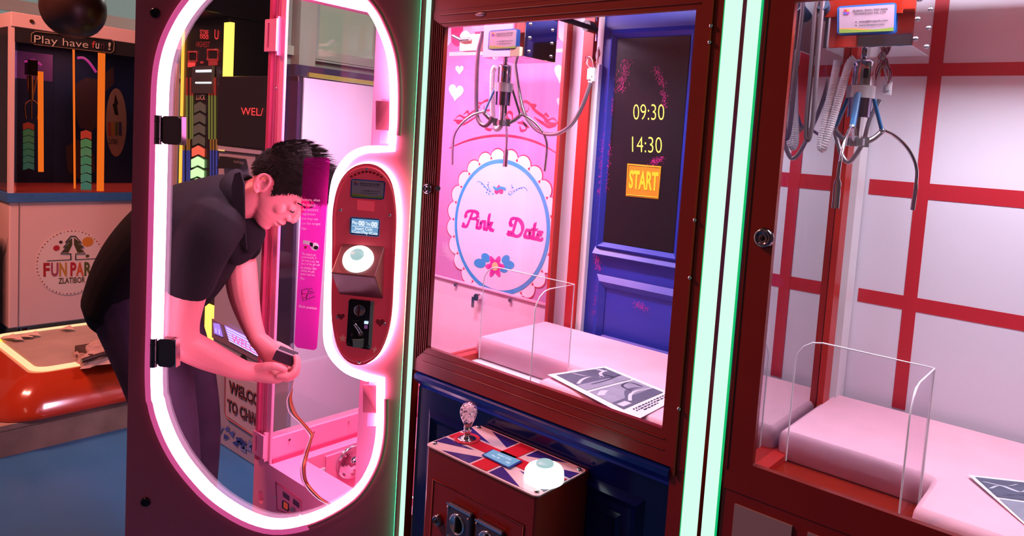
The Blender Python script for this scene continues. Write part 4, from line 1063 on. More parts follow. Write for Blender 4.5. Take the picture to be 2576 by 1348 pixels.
def red_machine(kind, X0, X1, oX0, oX1, oz0, oz1, ln):
    t = thing('claw_machine', ((X0+X1)/2, 1.5, 0), ln, 'claw machine')
    zt = 2.05
    fo = arch_frame(t, X0, X1, oX0, oX1, oz0, oz1, .844, 1.765, redp)
    MB().box((X0, RF+.001, 1.765), (X1, RF+.04, zt), redp).build('marquee', t, bevel=.002)
    # grooves of the moulded door frame, and its bright edge line
    gm = mat('groove shade red', (.20, .008, .004), .4)
    g = MB()
    for k in range(6 if kind == 1 else 0):
        d = .006+.0075*k
        g.tube([V((oX0-d, RF-.001, oz0-d*.9)), V((oX0-d, RF-.001, oz1+d*.5))], .0016, redp if k % 2 else gm, 6)
    for k in range(2 if kind == 1 else 1):
        d = .014+.022*k
        if kind == 1: g.tube([V((oX0-.02, RF-.001, oz1+d*.9)), V((oX1+.01, RF-.001, oz1+d*.9))], .0013, gm, 6); g.tube([V((oX0-.02, RF-.001, oz0-d-.006)), V((oX1+.01, RF-.001, oz0-d-.006))], .0011, redp, 6)
    (g.build('frame_grooves', fo) if kind == 1 else g.build('groove', fo))
    e = MB(); e.box((oX1+.036, RF-.004, .83), (oX1+.0395, RF+.001, zt), mat('brass edge', (.35, .10, .03), .3, .7)); e.build('edge_trim', fo)
    for z in ((1.69, 1.66, 1.33, 1.22, .965) if kind == 1 else ()): MB().ball((oX1+.038, RF-.005, z), .004, chrome, 8).build('screw', fo)
    # carcass
    MB().box((X0, RF+.035, 1.98), (X1, RBK+.04, zt), redp).build('roof', t)
    MB().box((X0+.01, RBK, .80), (X1-.01, RBK+.035, 1.98), mat('white back board', (.74, .72, .80), .4, var=.03, scale=3)).build('back_wall', t)
    MB().box((X0+.015, RF+.035, .80), (X1-.015, RBK, .845), whitep).build('deck', t)
    for x in (X0, X1-(.045 if kind == 1 else .03)):
        MB().box((x, RBK-.0301, .80), (x+(.012 if x == X0 else .03), RBK+.036, 1.98), redb).build('corner_post', t)
        MB().box((x, RF+.035, .845), (x+.045, RBK-.03, .862), redb).build('side_sill', t)
    lw_ = pane if kind == 1 else mirpane
    MB().box((X0+.012, RF+.036, .862), (X0+.018, RBK-.03, 1.98), lw_).build('side_glass', t, 'left side glass')
    MB().box((X1-.020, RF+.036, .862), (X1-.014, RBK-.03, 1.98), pane).build('side_glass', t, 'right side glass')
    MB().box((oX0-.01, RF+.016, oz0-.01), (oX1+.01, RF+.021, oz1+.01), pane).build('front_glass', t)
    tb = MB(); tb.box((oX0+.03, RF+.06, 1.945), (oX1-.03, RF+.10, 1.975), glow('roof tube', (1, .86, .95), 5)); tb.build('roof_light', t)
    MB().box((X0+.006, RF+.0, .0), (X1-.006, RF+.012, .05), blackm).build('kick_board', t)
    return t, fo

t1, f1 = red_machine(1, -1.420, -.611, -1.365, -.671, .916, 1.722, 'red framed claw machine with Pink Date view, blue door and flag topped control box')
# ---- machine with the blue door
led_strip(-1.438, -1.4235, t1, gr=0); led_strip(-.611, -.577, t1, gr=0)
MB().box((-1.4390, RF-.019, .03), (-1.4375, RF-.005, 2.05), glow('added fin glow', (.03, 1, .30), 5)).build('added_green_fin', t1)  # green fin added to throw its glow onto the pink door
MB().box((-1.4374, RF-.0192, .03), (-1.4362, RF-.004, 2.05), redp).build('fin_light_shield', t1)  # thin cover added to block the fin's glow on this side
MB().box((-1.4225, RF+.03, .0), (-1.405, RF+.06, .85), redp).build('corner_strip', t1)
lock(PY(1079, 475, RF), (0, -1, 0), f1, .0145)
MB().cyl(PY(1101, 474, RF-.0), PY(1101, 474, RF-.005), .007, chrome, 14).build('stop_pin', f1)
MB().ball(PY(1209, 36, RF), .018, mat('pink lamp lens', (.5, .3, .42), .25), 16, (1, .25, .28)).build('frame_lamp', f1)
# lower front: navy panelled cabinet
cb = MB(); cb.box((-1.405, RF+.012, .05), (-.645, RBK+.03, .800), navy); cbo = cb.build('lower_cabinet', t1)
MB().box((-.645, RF+.002, .03), (-.611, RF+.05, .846), redp).build('front_stile', t1)
bv = MB(); bv.prism([V((-1.405, RF+.012, .844)), V((-1.405, RF-.006, .836)), V((-1.405, RF-.006, .825)), V((-1.405, RF+.012, .806))], (.76, 0, 0), mat('lit navy gloss', (.003, .03, .26), .2)); bv.build('upper_moulding', cbo)  # navy made bluer here, the light on this edge put into the colour
def panel_mould(x0, x1, z0, z1, y, m, w, d, parent, nm='panel_moulding'):
    k = MB()
    o = [V((x0, y, z0)), V((x1, y, z0)), V((x1, y, z1)), V((x0, y, z1))]; i = [V((x0+w, y-d, z0+w)), V((x1-w, y-d, z0+w)), V((x1-w, y-d, z1-w)), V((x0+w, y-d, z1-w))]
    j = [V((x0+2*w, y, z0+2*w)), V((x1-2*w, y, z0+2*w)), V((x1-2*w, y, z1-2*w)), V((x0+2*w, y, z1-2*w))]
    for a, b in ((o, i), (i, j)):
        for n in range(4): k.add([a[n], a[(n+1) % 4], b[(n+1) % 4], b[n]], [(0, 1, 2, 3)], m)
    return k.build(nm, parent)
panel_mould(-1.36, -.70, .10, .752, RF+.0118, navy, .016, .010, cbo)
panel_mould(-1.30, -.755, .14, .70, RF+.0118, navy, .010, .006, cbo)
# inside: back wall with blue door
bd = MB(); bd.box((-1.272, RBK-.022, .80), (-.64, RBK-.001, 1.98), bluep); bdo = bd.build('blue_door', t1, 'printed blue door with dark window')
MB().box((PY(1449, 371, RBK-.05).x, RBK-.05, .80), (PY(1474, 371, RBK-.05).x, RBK-.03, 1.98), redb).build('inner_post', t1)
MB().box((PY(1477, 371, RBK-.04).x, RBK-.04, .80), (-1.268, RBK-.024, 1.70), whitep).build('cable_trunking', t1)
yb = RBK-.024; Bd = lambda x, y, e=0: PY(x, y, yb-e)
bm_ = MB(); sheen = mat('light blue door edge', (.10, .26, .70), .25, coat=.3)
wq = [(1556, 98), (1738, 100), (1692, 641), (1521, 607)]
oq = [(1530, 74), (1748, 82), (1703, 667), (1498, 622)]
W4 = [Bd(*p) for p in wq]; W4[1] = V((W4[1].x, yb, W4[0].z)); W4[2] = V((W4[1].x, yb, W4[3].z)); W4[3] = V((W4[0].x, yb, W4[3].z))
ins = [p + V((sx_*.028, 0, sz_*.028)) for p, (sx_, sz_) in zip(W4, ((-1, 1), (1, 1), (1, -1), (-1, -1)))]
mid = [(a+b)/2+V((0, -.014, 0)) for a, b in zip(W4, ins)]
for n in range(4):
    k_ = (n+1) % 4
    bm_.add([ins[n], ins[k_], mid[k_], mid[n]], [(0, 1, 2, 3)], bluep); bm_.add([mid[n], mid[k_], W4[k_], W4[n]], [(0, 1, 2, 3)], bluep)
bm_.build('window_moulding', bdo)
MB().prism([p+V((0, -.001, 0)) for p in W4], (0, -.002, 0), mat('black door window', (.008, .006, .012), .35, spec=.3)).build('door_window', bdo)
zr = Bd(1600, 650).z
rl_ = MB(); xa, xb = Bd(1497, 640).x, -.65
rl_.add([V((xa, yb, zr+.018)), V((xb, yb, zr+.018)), V((xb, yb-.016, zr-.004)), V((xa, yb-.016, zr-.004)), V((xa, yb, zr-.010)), V((xb, yb, zr-.010))], [(0, 1, 2, 3), (3, 2, 5, 4)], bluep); rl_.build('rail_moulding', bdo)
z1_ = Bd(1600, 708).z; panel_mould(xa+.012, -.70, .86, z1_, yb, bluep, .018, .012, bdo)
tm = MB(); yl_ = mat('yellow numerals', (.78, .76, .08), .5, 0, .55, (.85, .85, .15), var=0)
E1 = .0035
tm.text('09:30', Bd(1593, 262, E1), Bd(1671, 262, E1), Bd(1593, 301, E1), yl_, -.012); tm.text('14:30', Bd(1590, 343, E1), Bd(1665, 345, E1), Bd(1590, 382, E1), yl_, -.012); tm.build('time_lettering', bdo)
so = MB(); so.prism([Bd(1579, 411, .003), Bd(1664, 418, .003), Bd(1657, 501, .003), Bd(1575, 493, .003)], (0, -.002, 0), mat('amber sign', (.70, .27, .015), .4)); sgo = so.build('start_sign', bdo)
so = MB(); ysg = mat('yellow sign print', (.85, .62, .02), .4, 0, .15, (.9, .7, .05), var=0)
so.tube([Bd(*p, .0055) for p in ((1581, 414), (1661, 421), (1655, 497), (1578, 490))], .0015, ysg, 5, closed=True)
so.text('START', Bd(1584, 427, .006), Bd(1657, 433, .006), Bd(1581, 474, .006), ysg, .035); so.build('sign_lettering', sgo)
fl = MB(); rnd = random.Random(11); flm = mat('magenta flakes', (.60, .015, .24), .5, var=.3)
def flakes(x0, y0, x1, y1, w, n, e=.0045):
    for _ in range(int(n*2.3)):
        k = rnd.random(); x = x0+(x1-x0)*k+rnd.gauss(0, w); y = y0+(y1-y0)*k+rnd.gauss(0, 4); s = rnd.uniform(.35, 1.15)
        fl.poly([Bd(x+s*rnd.uniform(.4, 1)*math.cos(a), y+s*2.2*rnd.uniform(.4, 1)*math.sin(a), e) for a in (0, 1.3, 2.6, 3.9, 5.2)], flm)
flakes(1578, 152, 1558, 230, 7, 150); flakes(1650, 172, 1668, 215, 5, 70); flakes(1668, 225, 1672, 270, 4, 50); flakes(1640, 410, 1664, 398, 6, 70)
flakes(1538, 240, 1525, 350, 4, 150); flakes(1526, 350, 1515, 490, 6, 330); flakes(1500, 640, 1506, 680, 4, 60); flakes(1506, 700, 1495, 790, 3, 40); flakes(1600, 765, 1626, 775, 5, 40)
fl.build('flaked_paint', bdo, 'magenta paint flakes', recalc=False)
MB().box((-.676, RF+.026, .93), (-.6735, RF+.03, 1.60), glow('pink neon reflection', (1, .04, .35), .9)).build('edge_reflection', t1)  # glowing strip put in for the neon reflection in the side glass
# letters on the right side glass
lt = MB(); XL = -.6125
for s, (x, y, w, h) in (('rc', (1851, 362, 17, 28)), ('T', (1848, 420, 17, 38)), ('E', (1834, 562, 13, 36)), ('n', (1966, 438, 16, 32)), ('I', (1955, 590, 4, 24))):
    XX = XL if x < 1900 else -.526
    a, b, c = PX(x, y, XX), PX(x+w, y, XX), PX(x, y+h, XX); lt.text(s, a, b, c, mat('white glass lettering', (.8, .78, .9), .5, 0, .3, (.9, .88, 1)))
    if s == 'I':
        lt.build('glass_lettering', t1)
# chute of clear acrylic
def chute(t, xl, xc, yr, yf, z0, z1):
    m = MB(); r = .05
    rear = [V((xl, yr, z0)), V((xc, yr, z0)), V((xc, yr, z1)), V((xl+r, yr, z1))] + [V((xl+r-r*math.sin(a), yr, z1-r+r*math.cos(a))) for a in (.4, .8, 1.2, 1.57)]
    side = [V((xc, yr, z0)), V((xc, yr, z1)), V((xc, yf+r, z1))] + [V((xc, yf+r-r*math.sin(a), z1-r+r*math.cos(a))) for a in (.4, .8, 1.2, 1.57)] + [V((xc, yf, z0))]
    m.prism(rear, (0, .004, 0), acryl); m.prism(side, (.004, 0, 0), acryl)
    o = m.build('prize_chute', t, 'clear acrylic chute wall')
    e = MB(); k = .0016
    e.tube([p+V((0, .002, 0)) for p in rear[1:]]+[rear[0]+V((0, .002, 0))], k, acedge, 5); e.tube([p+V((.002, 0, 0)) for p in side[:]], k, acedge, 5); e.build('acrylic_edge', o)
    MB().box((xl, yf+.004, .8455), (xc, yf+.06, .853), mat('grey ledge', (.5, .48, .56), .4)).build('chute_ledge', t)
chute(t1, -1.365, -1.052, 1.386, 1.242, .85, 1.113)
# carriage and claw
o = carriage(t1, 1.38, -1.414, -1.262, 1.676, 1.86, .13, [(1230, 77), (1302, 71), (1299, 124), (1227, 126)], None)
MB().box((-1.305, 1.374, 1.676), (-1.272, 1.38, 1.70), mat('beige block', (.5, .42, .3), .4)).build('sensor_block', o)
cc = PY(1272, 152, 1.455)
L_bl = mat('blue sleeve', (.03, .16, .36), .35); L_bk = black
clawset(t1, cc.x, cc.y, 1.678, (math.radians(186), math.radians(-6), math.radians(88)), (L_bl, L_bk, L_bk))
h = lambda pts, Y=1.45: [PY(x, y, Y) for x, y in pts]
MB().tube(spline(h([(1222, 40), (1212, 90), (1203, 130), (1199, 196), (1199, 280), (1207, 308), (1220, 316), (1231, 309), (1238, 294)], 1.43)), .0058, hose_d, 10).build('cable', t1)
MB().tube(spline(h([(1294, 150), (1303, 215), (1318, 282), (1345, 322), (1375, 337), (1408, 334), (1440, 310), (1465, 266), (1486, 208)], 1.52)), .0055, hose_m, 10).build('cable', t1)
coil(spline(h([(1247, 168), (1240, 180), (1238, 225), (1240, 290), (1244, 318), (1251, 325), (1259, 316), (1262, 285), (1262, 260)], 1.47), 4), .0072, t1)
cn = PY(1487, 190, 1.60); b = MB()
rnd = random.Random(8)
for k in range(7): b.box(cn+V((rnd.uniform(-.014, .004), rnd.uniform(-.012, .004), rnd.uniform(-.022, .008))), cn+V((rnd.uniform(.004, .014), rnd.uniform(.004, .012), rnd.uniform(.01, .024))), whitep)
b.build('white_connector', t1)
wires(t1, [PY(1484, 172, 1.6), PY(1474, 158, 1.6), PY(1478, 145, 1.6), PY(1488, 152, 1.6), PY(1492, 172, 1.6)])
wires(t1, [PY(1492, 180, 1.62), PY(1500, 160, 1.64), PY(1504, 140, 1.66), PY(1506, 118, 1.68)])
b = MB(); b.cyl(PY(1405, 44, 1.5), PY(1500, 74, 1.72), .0075, blackm, 12); ro_ = b.build('rail', t1)
MB().cyl(PY(1482, 66, 1.70)+V((0, -.014, 0)), PY(1482, 66, 1.70)+V((0, .014, 0)), .016, black, 20).build('rail_wheel', t1)
for yy in (44, 94): MB().prism([PY(1494, yy-12, 1.72), PY(1503, yy-12, 1.72), PY(1503, yy+10, 1.72), PY(1494, yy+10, 1.72)], (0, -.006, 0), chrome).build('bracket', t1)
b = MB(); b.box(PY(1194, 58, 1.41), PY(1222, 78, 1.40), steel); bo_ = b.build('trolley_end', t1)
b = MB(); c = PY(1172, 98, 1.62); b.lathe(c, (0, -1, 0), [(.028, 0), (.028, .004), (.024, .005), (.001, .005)], mat('pinkish chrome disc', (.65, .42, .55), .2, .7), 26); b.build('drive_pulley', pm)
MB().tube([PY(1140, 90, 1.60), PY(1160, 100, 1.60), PY(1182, 98, 1.60)], .006, steel, 10).build('drive_shaft', pm)
MB().box(PY(1175, 92, 1.64), PY(1205, 126, 1.61), mat('tan motor block', (.55, .36, .25), .4)).build('drive_motor', pm)
MB().box((-1.40, 1.42, 1.86), (-.64, 1.47, 1.90), steel).build('gantry_beam', t1)
MB().box((-1.40, 1.24, 1.90), (-1.37, 1.74, 1.94), steel).build('gantry_rail', t1); MB().box((-.67, 1.24, 1.90), (-.64, 1.74, 1.94), steel).build('gantry_rail', t1)
# ---- control box with the flag
CX0, CX1, CY0, CZ = -1.166, -.842, 1.039, .767
bx = MB(); bx.box((CX0, CY0, .22), (CX1, RF+.012, CZ), redp); con = bx.build('control_box', t1, 'red control box on the front', bevel=.006)
tp = MB()
def Pt(u, v): return V((CX0-.003+(CX1-CX0+.006)*u, CY0-.004+(RF-CY0+.004)*v, CZ))
pts = rrect(CX0-.003, CY0-.004, CX1+.003, RF, .012, CZ)
tp.prism(pts, (0, 0, .003), mat('flag white pink', (.80, .60, .64), .25, coat=.3))
union_jack_pattern(tp, lambda u, v: Pt(.012+.976*u, .03+.94*v)+V((0, 0, .0028)), .0005)
tpo = tp.build('flag_plate', con, 'union flag top plate', recalc=False)
for u, v in ((.04, .10), (.96, .09), (.96, .92), (.04, .92)):
    MB().lathe(Pt(u, v)+V((0, 0, .004)), (0, 0, 1), [(.0055, 0), (.005, .003), (.001, .0035)], chrome, 14).build('screw', con)
A3 = PZ(1175, 1104, CZ+.004)
js = MB(); js.lathe(A3, (0, 0, 1), [(.021, 0), (.021, .002), (.017, .003), (.014, .003), (.013, .006), (.008, .008), (.007, .012), (.0085, .014), (.009, .030), (.0075, .032)], chrome, 28); jo = js.build('joystick', con)
MB().lathe(A3, (0, 0, 1), [(.030, .0005), (.030, .0018), (.027, .002)], mat('red washer', (.6, .03, .06), .3), 32).build('washer', jo)
kn = MB(); kz = glass('crystal', (1, .93, .96), 1.4, .02, .10)
kn.lathe(A3+V((0, 0, .030)), (0, 0, 1), [(.0085, 0), (.0115, .008), (.018, .022), (.0205, .034), (.019, .044), (.013, .053), (.005, .057), (.001, .0575)], kz, 26)
kno = kn.build('crystal_knob', con, 'clear crackled knob')
kc = MB(); rnd = random.Random(6); pw = mat('pink sparkle', (.9, .62, .72), .15, 0, .16, (1, .7, .85))
for _ in range(150):
    a, bq = rnd.random()*6.28, rnd.uniform(-1.2, 1.4); r_ = .0175*rnd.random()**.3
    kc.ball(A3+V((0, 0, .061))+V((r_*math.cos(a)*math.cos(bq), r_*math.sin(a)*math.cos(bq), r_*1.35*math.sin(bq))), rnd.uniform(.0013, .0032), pw, 6)
kc.build('knob_crackle', kno)
sc4 = [PZ(*p, CZ+.0078) for p in ((1241, 1131), (1309, 1158), (1279, 1174), (1217, 1144))]
s_ = MB(); s_.prism([p+(p-sum(sc4, V((0,0,0)))/4)*.12-V((0, 0, .0018)) for p in sc4], (0, 0, .001), mat('navy bezel', (.02, .04, .3), .3)); s_.build('screen_bezel', con)
s_ = MB(); s_.prism(sc4, (0, 0, .0006), glow('lcd blue', (.16, .34, .58), 1.05))
mid_ = lambda u, v: (sc4[0]*(1-u)+sc4[1]*u)*(1-v)+(sc4[3]*(1-u)+sc4[2]*u)*v + V((0, 0, .0012))
s_.text('Insert Coin', mid_(.3, .22), mid_(.8, .22), mid_(.3, .42), lw, .01); s_.text('Play 00', mid_(.2, .6), mid_(.5, .6), mid_(.2, .8), lw, .01); s_.text('10', mid_(.78, .6), mid_(.9, .6), mid_(.78, .8), lw, .01)
s_.build('screen', con, 'blue screen')
A4 = PZ(1368, 1206, CZ+.004)
b = MB(); b.lathe(A4, (0, 0, 1), [(.041, 0), (.0415, .004), (.040, .020), (.036, .026), (.026, .030), (.018, .032)], glow('white lit button', (.86, 1, .97), 1.7), 44); bo = b.build('push_button', con, 'large white lit dome button')
MB().lathe(A4, (0, 0, 1), [(.018, .030), (.018, .036), (.016, .038), (.001, .0385)], glow('pale cyan cap', (.55, .82, .84), .72), 26).build('button_cap', bo)
# front door of the box
yd = CY0-.0005; Cn = lambda x, y, e=0: PY(x, y, yd-e)
g = MB(); zz = Cn(1200, 1262).z
tl, trr = Cn(1090, 1206), Cn(1318, 1320); z_ = (tl.z+trr.z)/2
g.tube([V((tl.x, yd, .26)), V((tl.x, yd, z_)), V((trr.x, yd, z_)), V((trr.x, yd, .26))], .002, mat('groove shade red', (.20, .008, .004), .4), 6); g.build('coin_door', con)
lock(Cn(1104, 1307), (0, -1, 0), con, .0135)
for (xa, ya, xb, yb_) in ((1135, 1258, 1195, 1290), (1206, 1300, 1273, 1334)):
    a, b_ = Cn(xa, ya), Cn(xb, yb_); zt_ = (a.z+b_.z)/2
    m = MB(); m.box((a.x, yd-.012, zt_-.115), (b_.x, yd, zt_), mat('slate coin plate', (.10, .11, .16), .3, .5)); mo = m.build('coin_slot', con, 'steel coin slot plate', bevel=.004)
    w = b_.x-a.x; c = V((a.x+w*.48, yd-.012, zt_-.035))
    m = MB(); m.lathe(c, (0, -1, 0), [(w*.30, 0), (w*.30, .003), (w*.26, .004), (w*.25, .002), (.001, .002)], chrome, 30); m.build('coin_ring', mo)
    m = MB(); m.box(c+V((-.002, -.0065, -.016)), c+V((.002, -.0015, .016)), blackm); m.build('coin_entry', mo)
    m = MB(); m.box((a.x+w*.1, yd-.014, zt_-.072), (b_.x-w*.35, yd-.012, zt_-.069), chrome); m.build('slot_line', mo)
    m = MB(); m.box((a.x, yd-.0135, zt_-.004), (b_.x, yd-.012, zt_+.001), chrome); m.build('plate_edge', mo)
    for dx, dz in ((.07, .008), (.92, .012)): MB().ball((a.x+w*dx, yd-.0125, zt_-dz), .0035, steel, 8).build('screw', mo)

# ---- second red machine at the right
t2, f2 = red_machine(2, -.533, .262, -.478, .207, .905, 1.722, 'red framed claw machine with white wall and red bands at the right')
led_strip(-.566, -.537, t2, gl=0)
lock(PY(1923, 598, RF), (0, -1, 0), f2, .0185)
MB().box((-.5275, RF-.001, .88), (-.5255, RF+.002, 1.765), blackm).build('door_gap', f2)
lc_ = MB(); lc_.box((-.533, RF+.002, .03), (.262, RBK+.03, .846), redp); lco = lc_.build('lower_cabinet', t2)
for k in range(4):
    xa = -.506+k*.135
    MB().box((xa, RF-.002, .45), (xa+.108, RF+.002, .822), mat('grey white inset', (.40, .36, .38), .45)).build('white_inset', lco)
# white wall with red bands
rb2 = MB(); y2 = RBK-.0012
for (z0, z1) in ((1.664, 1.692), (1.388, 1.424), (1.131, 1.163)): rb2.box((-.482, y2, z0), (.21, RBK, z1), redband)
xb0 = PY(2350, 0, RBK).x; xb0 = PY(2300, 500, RBK).x; xb1 = PY(2335, 500, RBK).x
rb2.box((xb0, y2-.0006, .9), (xb1, RBK, 1.97), redband); rb2.box((xb0+.40, y2-.0006, .9), (xb1+.40, RBK, 1.97), redband)
rb2.build('red_bands', t2)
MB().box((-.514, 1.70, .85), (-.492, RBK-.005, 1.97), whitep).build('cable_trunking', t2)
MB().box((-.514, 1.632, .85), (-.500, 1.675, 1.97), redb).build('inner_post', t2)
chute(t2, -.487, -.240, 1.388, 1.225, .85, 1.104)
o = carriage(t2, 1.38, -.489, -.330, 1.672, 1.86, .13, [(2106, 16), (2256, 6), (2253, 82), (2106, 88)], None)
MB().box((-.489, 1.376, 1.73), (-.352, 1.379, 1.86), redp).build('red_reflection', o)  # red plate put in for the red reflection in the chrome front
cc = PY(2176, 128, 1.455)
clawset(t2, cc.x, cc.y, 1.672, (math.radians(4), math.radians(124), math.radians(238)), (mat('blue sleeve', (.03, .16, .36), .35), L_bl, L_bl))
h2 = lambda pts, Y=1.43: [PY(x, y, Y) for x, y in pts]
MB().tube(spline(h2([(2062, -20), (2052, 25), (2041, 166), (2030, 291), (2028, 340), (2033, 352), (2039, 335), (2046, 291), (2057, 145), (2066, 42), (2070, 0)], 1.36)), .0046, hose_d, 10).build('cable', t2)
MB().tube(spline(h2([(2072, 120), (2078, 200), (2086, 270), (2106, 353), (2119, 392), (2135, 408), (2153, 390), (2173, 353), (2189, 300), (2214, 250)], 1.50)), .0048, hose_m, 10).build('cable', t2)
coil(spline(h2([(2150, 146), (2135, 164), (2115, 233), (2090, 316), (2076, 362), (2067, 374), (2065, 355), (2077, 300), (2094, 220), (2108, 150)], 1.42), 4), .0078, t2)
cn = PY(2228, 222, 1.52); b = MB(); rnd = random.Random(9)
for k in range(5): b.box(cn+V((rnd.uniform(-.010, .004), rnd.uniform(-.008, .004), rnd.uniform(-.016, .004))), cn+V((rnd.uniform(.004, .012), rnd.uniform(.004, .010), rnd.uniform(.006, .016))), whitep)
b.build('white_connector', t2)
wires(t2, [PY(2205, 125, 1.5), PY(2222, 150, 1.5), PY(2236, 185, 1.5), PY(2232, 215, 1.51)])
wires(t2, [PY(2205, 200, 1.5), PY(2212, 170, 1.5), PY(2224, 150, 1.5), PY(2230, 200, 1.51)])
MB().box((-.51, 1.42, 1.86), (.2, 1.47, 1.90), steel).build('gantry_beam', t2)
MB().box((-.51, 1.24, 1.90), (-.48, 1.74, 1.94), steel).build('gantry_rail', t2)
b = MB(); b.cyl(PY(2070, 10, 1.36), PY(2078, 40, 1.40), .012, mat('dark navy block', (.02, .04, .08), .4), 14); b.build('cable_clamp', t2)

# ---- cushions (pink fabric pads) and the sheets lying on them
fab = mat('pink brushed fabric', (.90, .50, .60), .8, var=.10, scale=14, bump=.25)
def cushion(xl, xc, xr, yr, yf, yb_, zt_, label):
    """L-shaped padded board around the chute"""
    t = thing('cushion', ((xl+xr)/2, (yf+yb_)/2, .846), label, 'cushion', 'pink pads inside the claw machines')
    m = MB(); z0 = .847
    P2 = [(xc, yf), (xr, yf), (xr, yb_), (xl, yb_), (xl, yr), (xc, yr)]
    # rounded outline
    out = []
    n = len(P2)
    for i in range(n):
        a, b, c = [V((*p, 0)) for p in (P2[i-1], P2[i], P2[(i+1) % n])]
        da, dc = (a-b).normalized(), (c-b).normalized(); r = .018
        for k in range(5):
            s = k/4; out.append(b + da*r*(1-s)**2 + dc*r*s**2)
    cen = sum(out, V((0, 0, 0)))/len(out)
    def ins(d):
        return offset2(out, V((0, 0, 1)), d)
    sgn = 1 if (ins(.01)[3]-cen).length < (out[3]-cen).length else -1
    rnd = random.Random(int(abs(xl)*100)); H = zt_-z0
    L_ = [(0.004, 0), (0, .006), (0, H*.55), (.002, H*.8), (.006, H*.93), (.013, H)]
    rings = []
    for d, hh in L_:
        rings.append([p + V((rnd.uniform(-.0012, .0012), rnd.uniform(-.0012, .0012), z0+hh)) for p in ins(d*sgn)])
    m.rings(rings, fab, True, True)
    o = m.build('pad', t)
    return t
cushion(-1.392, -1.040, -.645, 1.394, 1.245, 1.70, .905, 'pink pad round the chute in the machine with the blue door')
cushion(-.512, -.226, .215, 1.397, 1.245, 1.738, .905, 'pink pad round the chute in the right hand machine')
pap = mat('white paper', (.80, .80, .84), .6, var=.02)
def sheet(quad, pics, lines, z, label):
    c = sum([PZ(*p, z) for p in quad], V((0, 0, 0)))/4
    t = thing('printed_sheet', (c.x, c.y, z), label, 'paper sheet', 'printed sheets in the claw machines')
    Q4 = [PZ(*p, z+.0015) for p in quad]
    def at(u, v, e=0):
        p = (Q4[0]*(1-u)+Q4[1]*u)*(1-v)+(Q4[3]*(1-u)+Q4[2]*u)*v
        return p + V((0, 0, .006*math.sin(pi*u)*(1-v)**2*0 + .004*(1-v)*(1-u) + e))
    m = MB(); n = 10
    vs = [at(i/n, j/n) for i in range(n+1) for j in range(n+1)]
    fs = [(i*(n+1)+j, (i+1)*(n+1)+j, (i+1)*(n+1)+j+1, i*(n+1)+j+1) for i in range(n) for j in range(n)]
    m.add(vs, fs, pap); m.add([v-V((0, 0, .0006)) for v in vs], fs, pap)
    po = m.build('paper', t)
    g1, g2, g3, g4 = mat('print slate', (.10, .11, .17), .6, var=.3, scale=60), mat('print grey', (.28, .30, .38), .6, var=.3, scale=40), mat('print pale grey', (.60, .62, .68), .6), mat('print dark', (.04, .045, .08), .6)
    pm_ = MB()
    def grid(u0, v0, u1, v1, mm, e):
        k = 6; vs = [at(u0+(u1-u0)*i/k, v0+(v1-v0)*j/k, e) for i in range(k+1) for j in range(k+1)]
        pm_.add(vs, [(i*(k+1)+j, (i+1)*(k+1)+j, (i+1)*(k+1)+j+1, i*(k+1)+j+1) for i in range(k) for j in range(k)], mm)
    L = lambda pts, w, mm, e=.0012: pm_.ribbon(spline([at(u, v, e) for u, v in pts], 5), V((w, w, 0)), mm, False)
    pics(grid, L, at, pm_, (g1, g2, g3, g4))
    for v, u0, u1 in lines:
        u = u0; r2 = random.Random(int(v*100))
        while u < u1:
            w = r2.uniform(.02, .07); pm_.poly([at(u, v, .001), at(u+w, v, .001), at(u+w, v+.014, .001), at(u, v+.014, .001)], g4); u += w+.02
    pm_.build('photo_print', po, recalc=False)
    return t
def pics1(grid, L, at, pm_, g):
    grid(.10, .04, .92, .42, g[0], .0007); grid(.10, .45, .92, .83, g[1], .0007)
    grid(.10, .30, .92, .42, g[1], .0009)
    L([(.15, .28), (.3, .22), (.45, .2), (.6, .25), (.7, .16), (.85, .12)], .003, g[2]); L([(.35, .06), (.42, .15), (.5, .2)], .002, g[2]); L([(.62, .28), (.75, .30), (.7, .2), (.6, .25)], .0022, g[3]); L([(.78, .06), (.82, .14)], .005, g[2])
    L([(.3, .34), (.6, .33), (.9, .28)], .0022, g[3])
    grid(.10, .70, .92, .83, g[0], .0009)
    L([(.4, .72), (.55, .62), (.72, .6), (.85, .66)], .006, g[0], .0011); L([(.35, .76), (.5, .68), (.66, .66), (.9, .7)], .003, g[2]); L([(.6, .62), (.62, .5), (.8, .48), (.84, .62)], .002, g[3]); L([(.15, .55), (.3, .5), (.42, .55)], .006, g[2], .001)
    for k in range(8): L([(.14+.02*k, .74), (.16+.02*k, .80)], .002, g[2])
sheet([(1376, 946), (1524, 921), (1712, 998), (1598, 1058)], pics1, ((.87, .2, .9), (.90, .2, .8), (.93, .3, .6)), .906, 'white sheet with two grey photos on the pad before the blue door')
def pics2(grid, L, at, pm_, g):
    grid(.06, .05, .94, .48, g[0], .0007); grid(.06, .52, .94, .94, g[1], .0007)
    L([(.1, .3), (.3, .2), (.5, .3), (.7, .15)], .003, g[2]); L([(.1, .15), (.35, .2), (.55, .12)], .002, g[2]); L([(.2, .42), (.5, .36), (.9, .4)], .0025, g[3])
sheet([(2434, 1199), (2640, 1216), (2720, 1345), (2576, 1318)], pics2, (), .906, 'printed sheet with grey photo at the right edge, on the right hand pad')
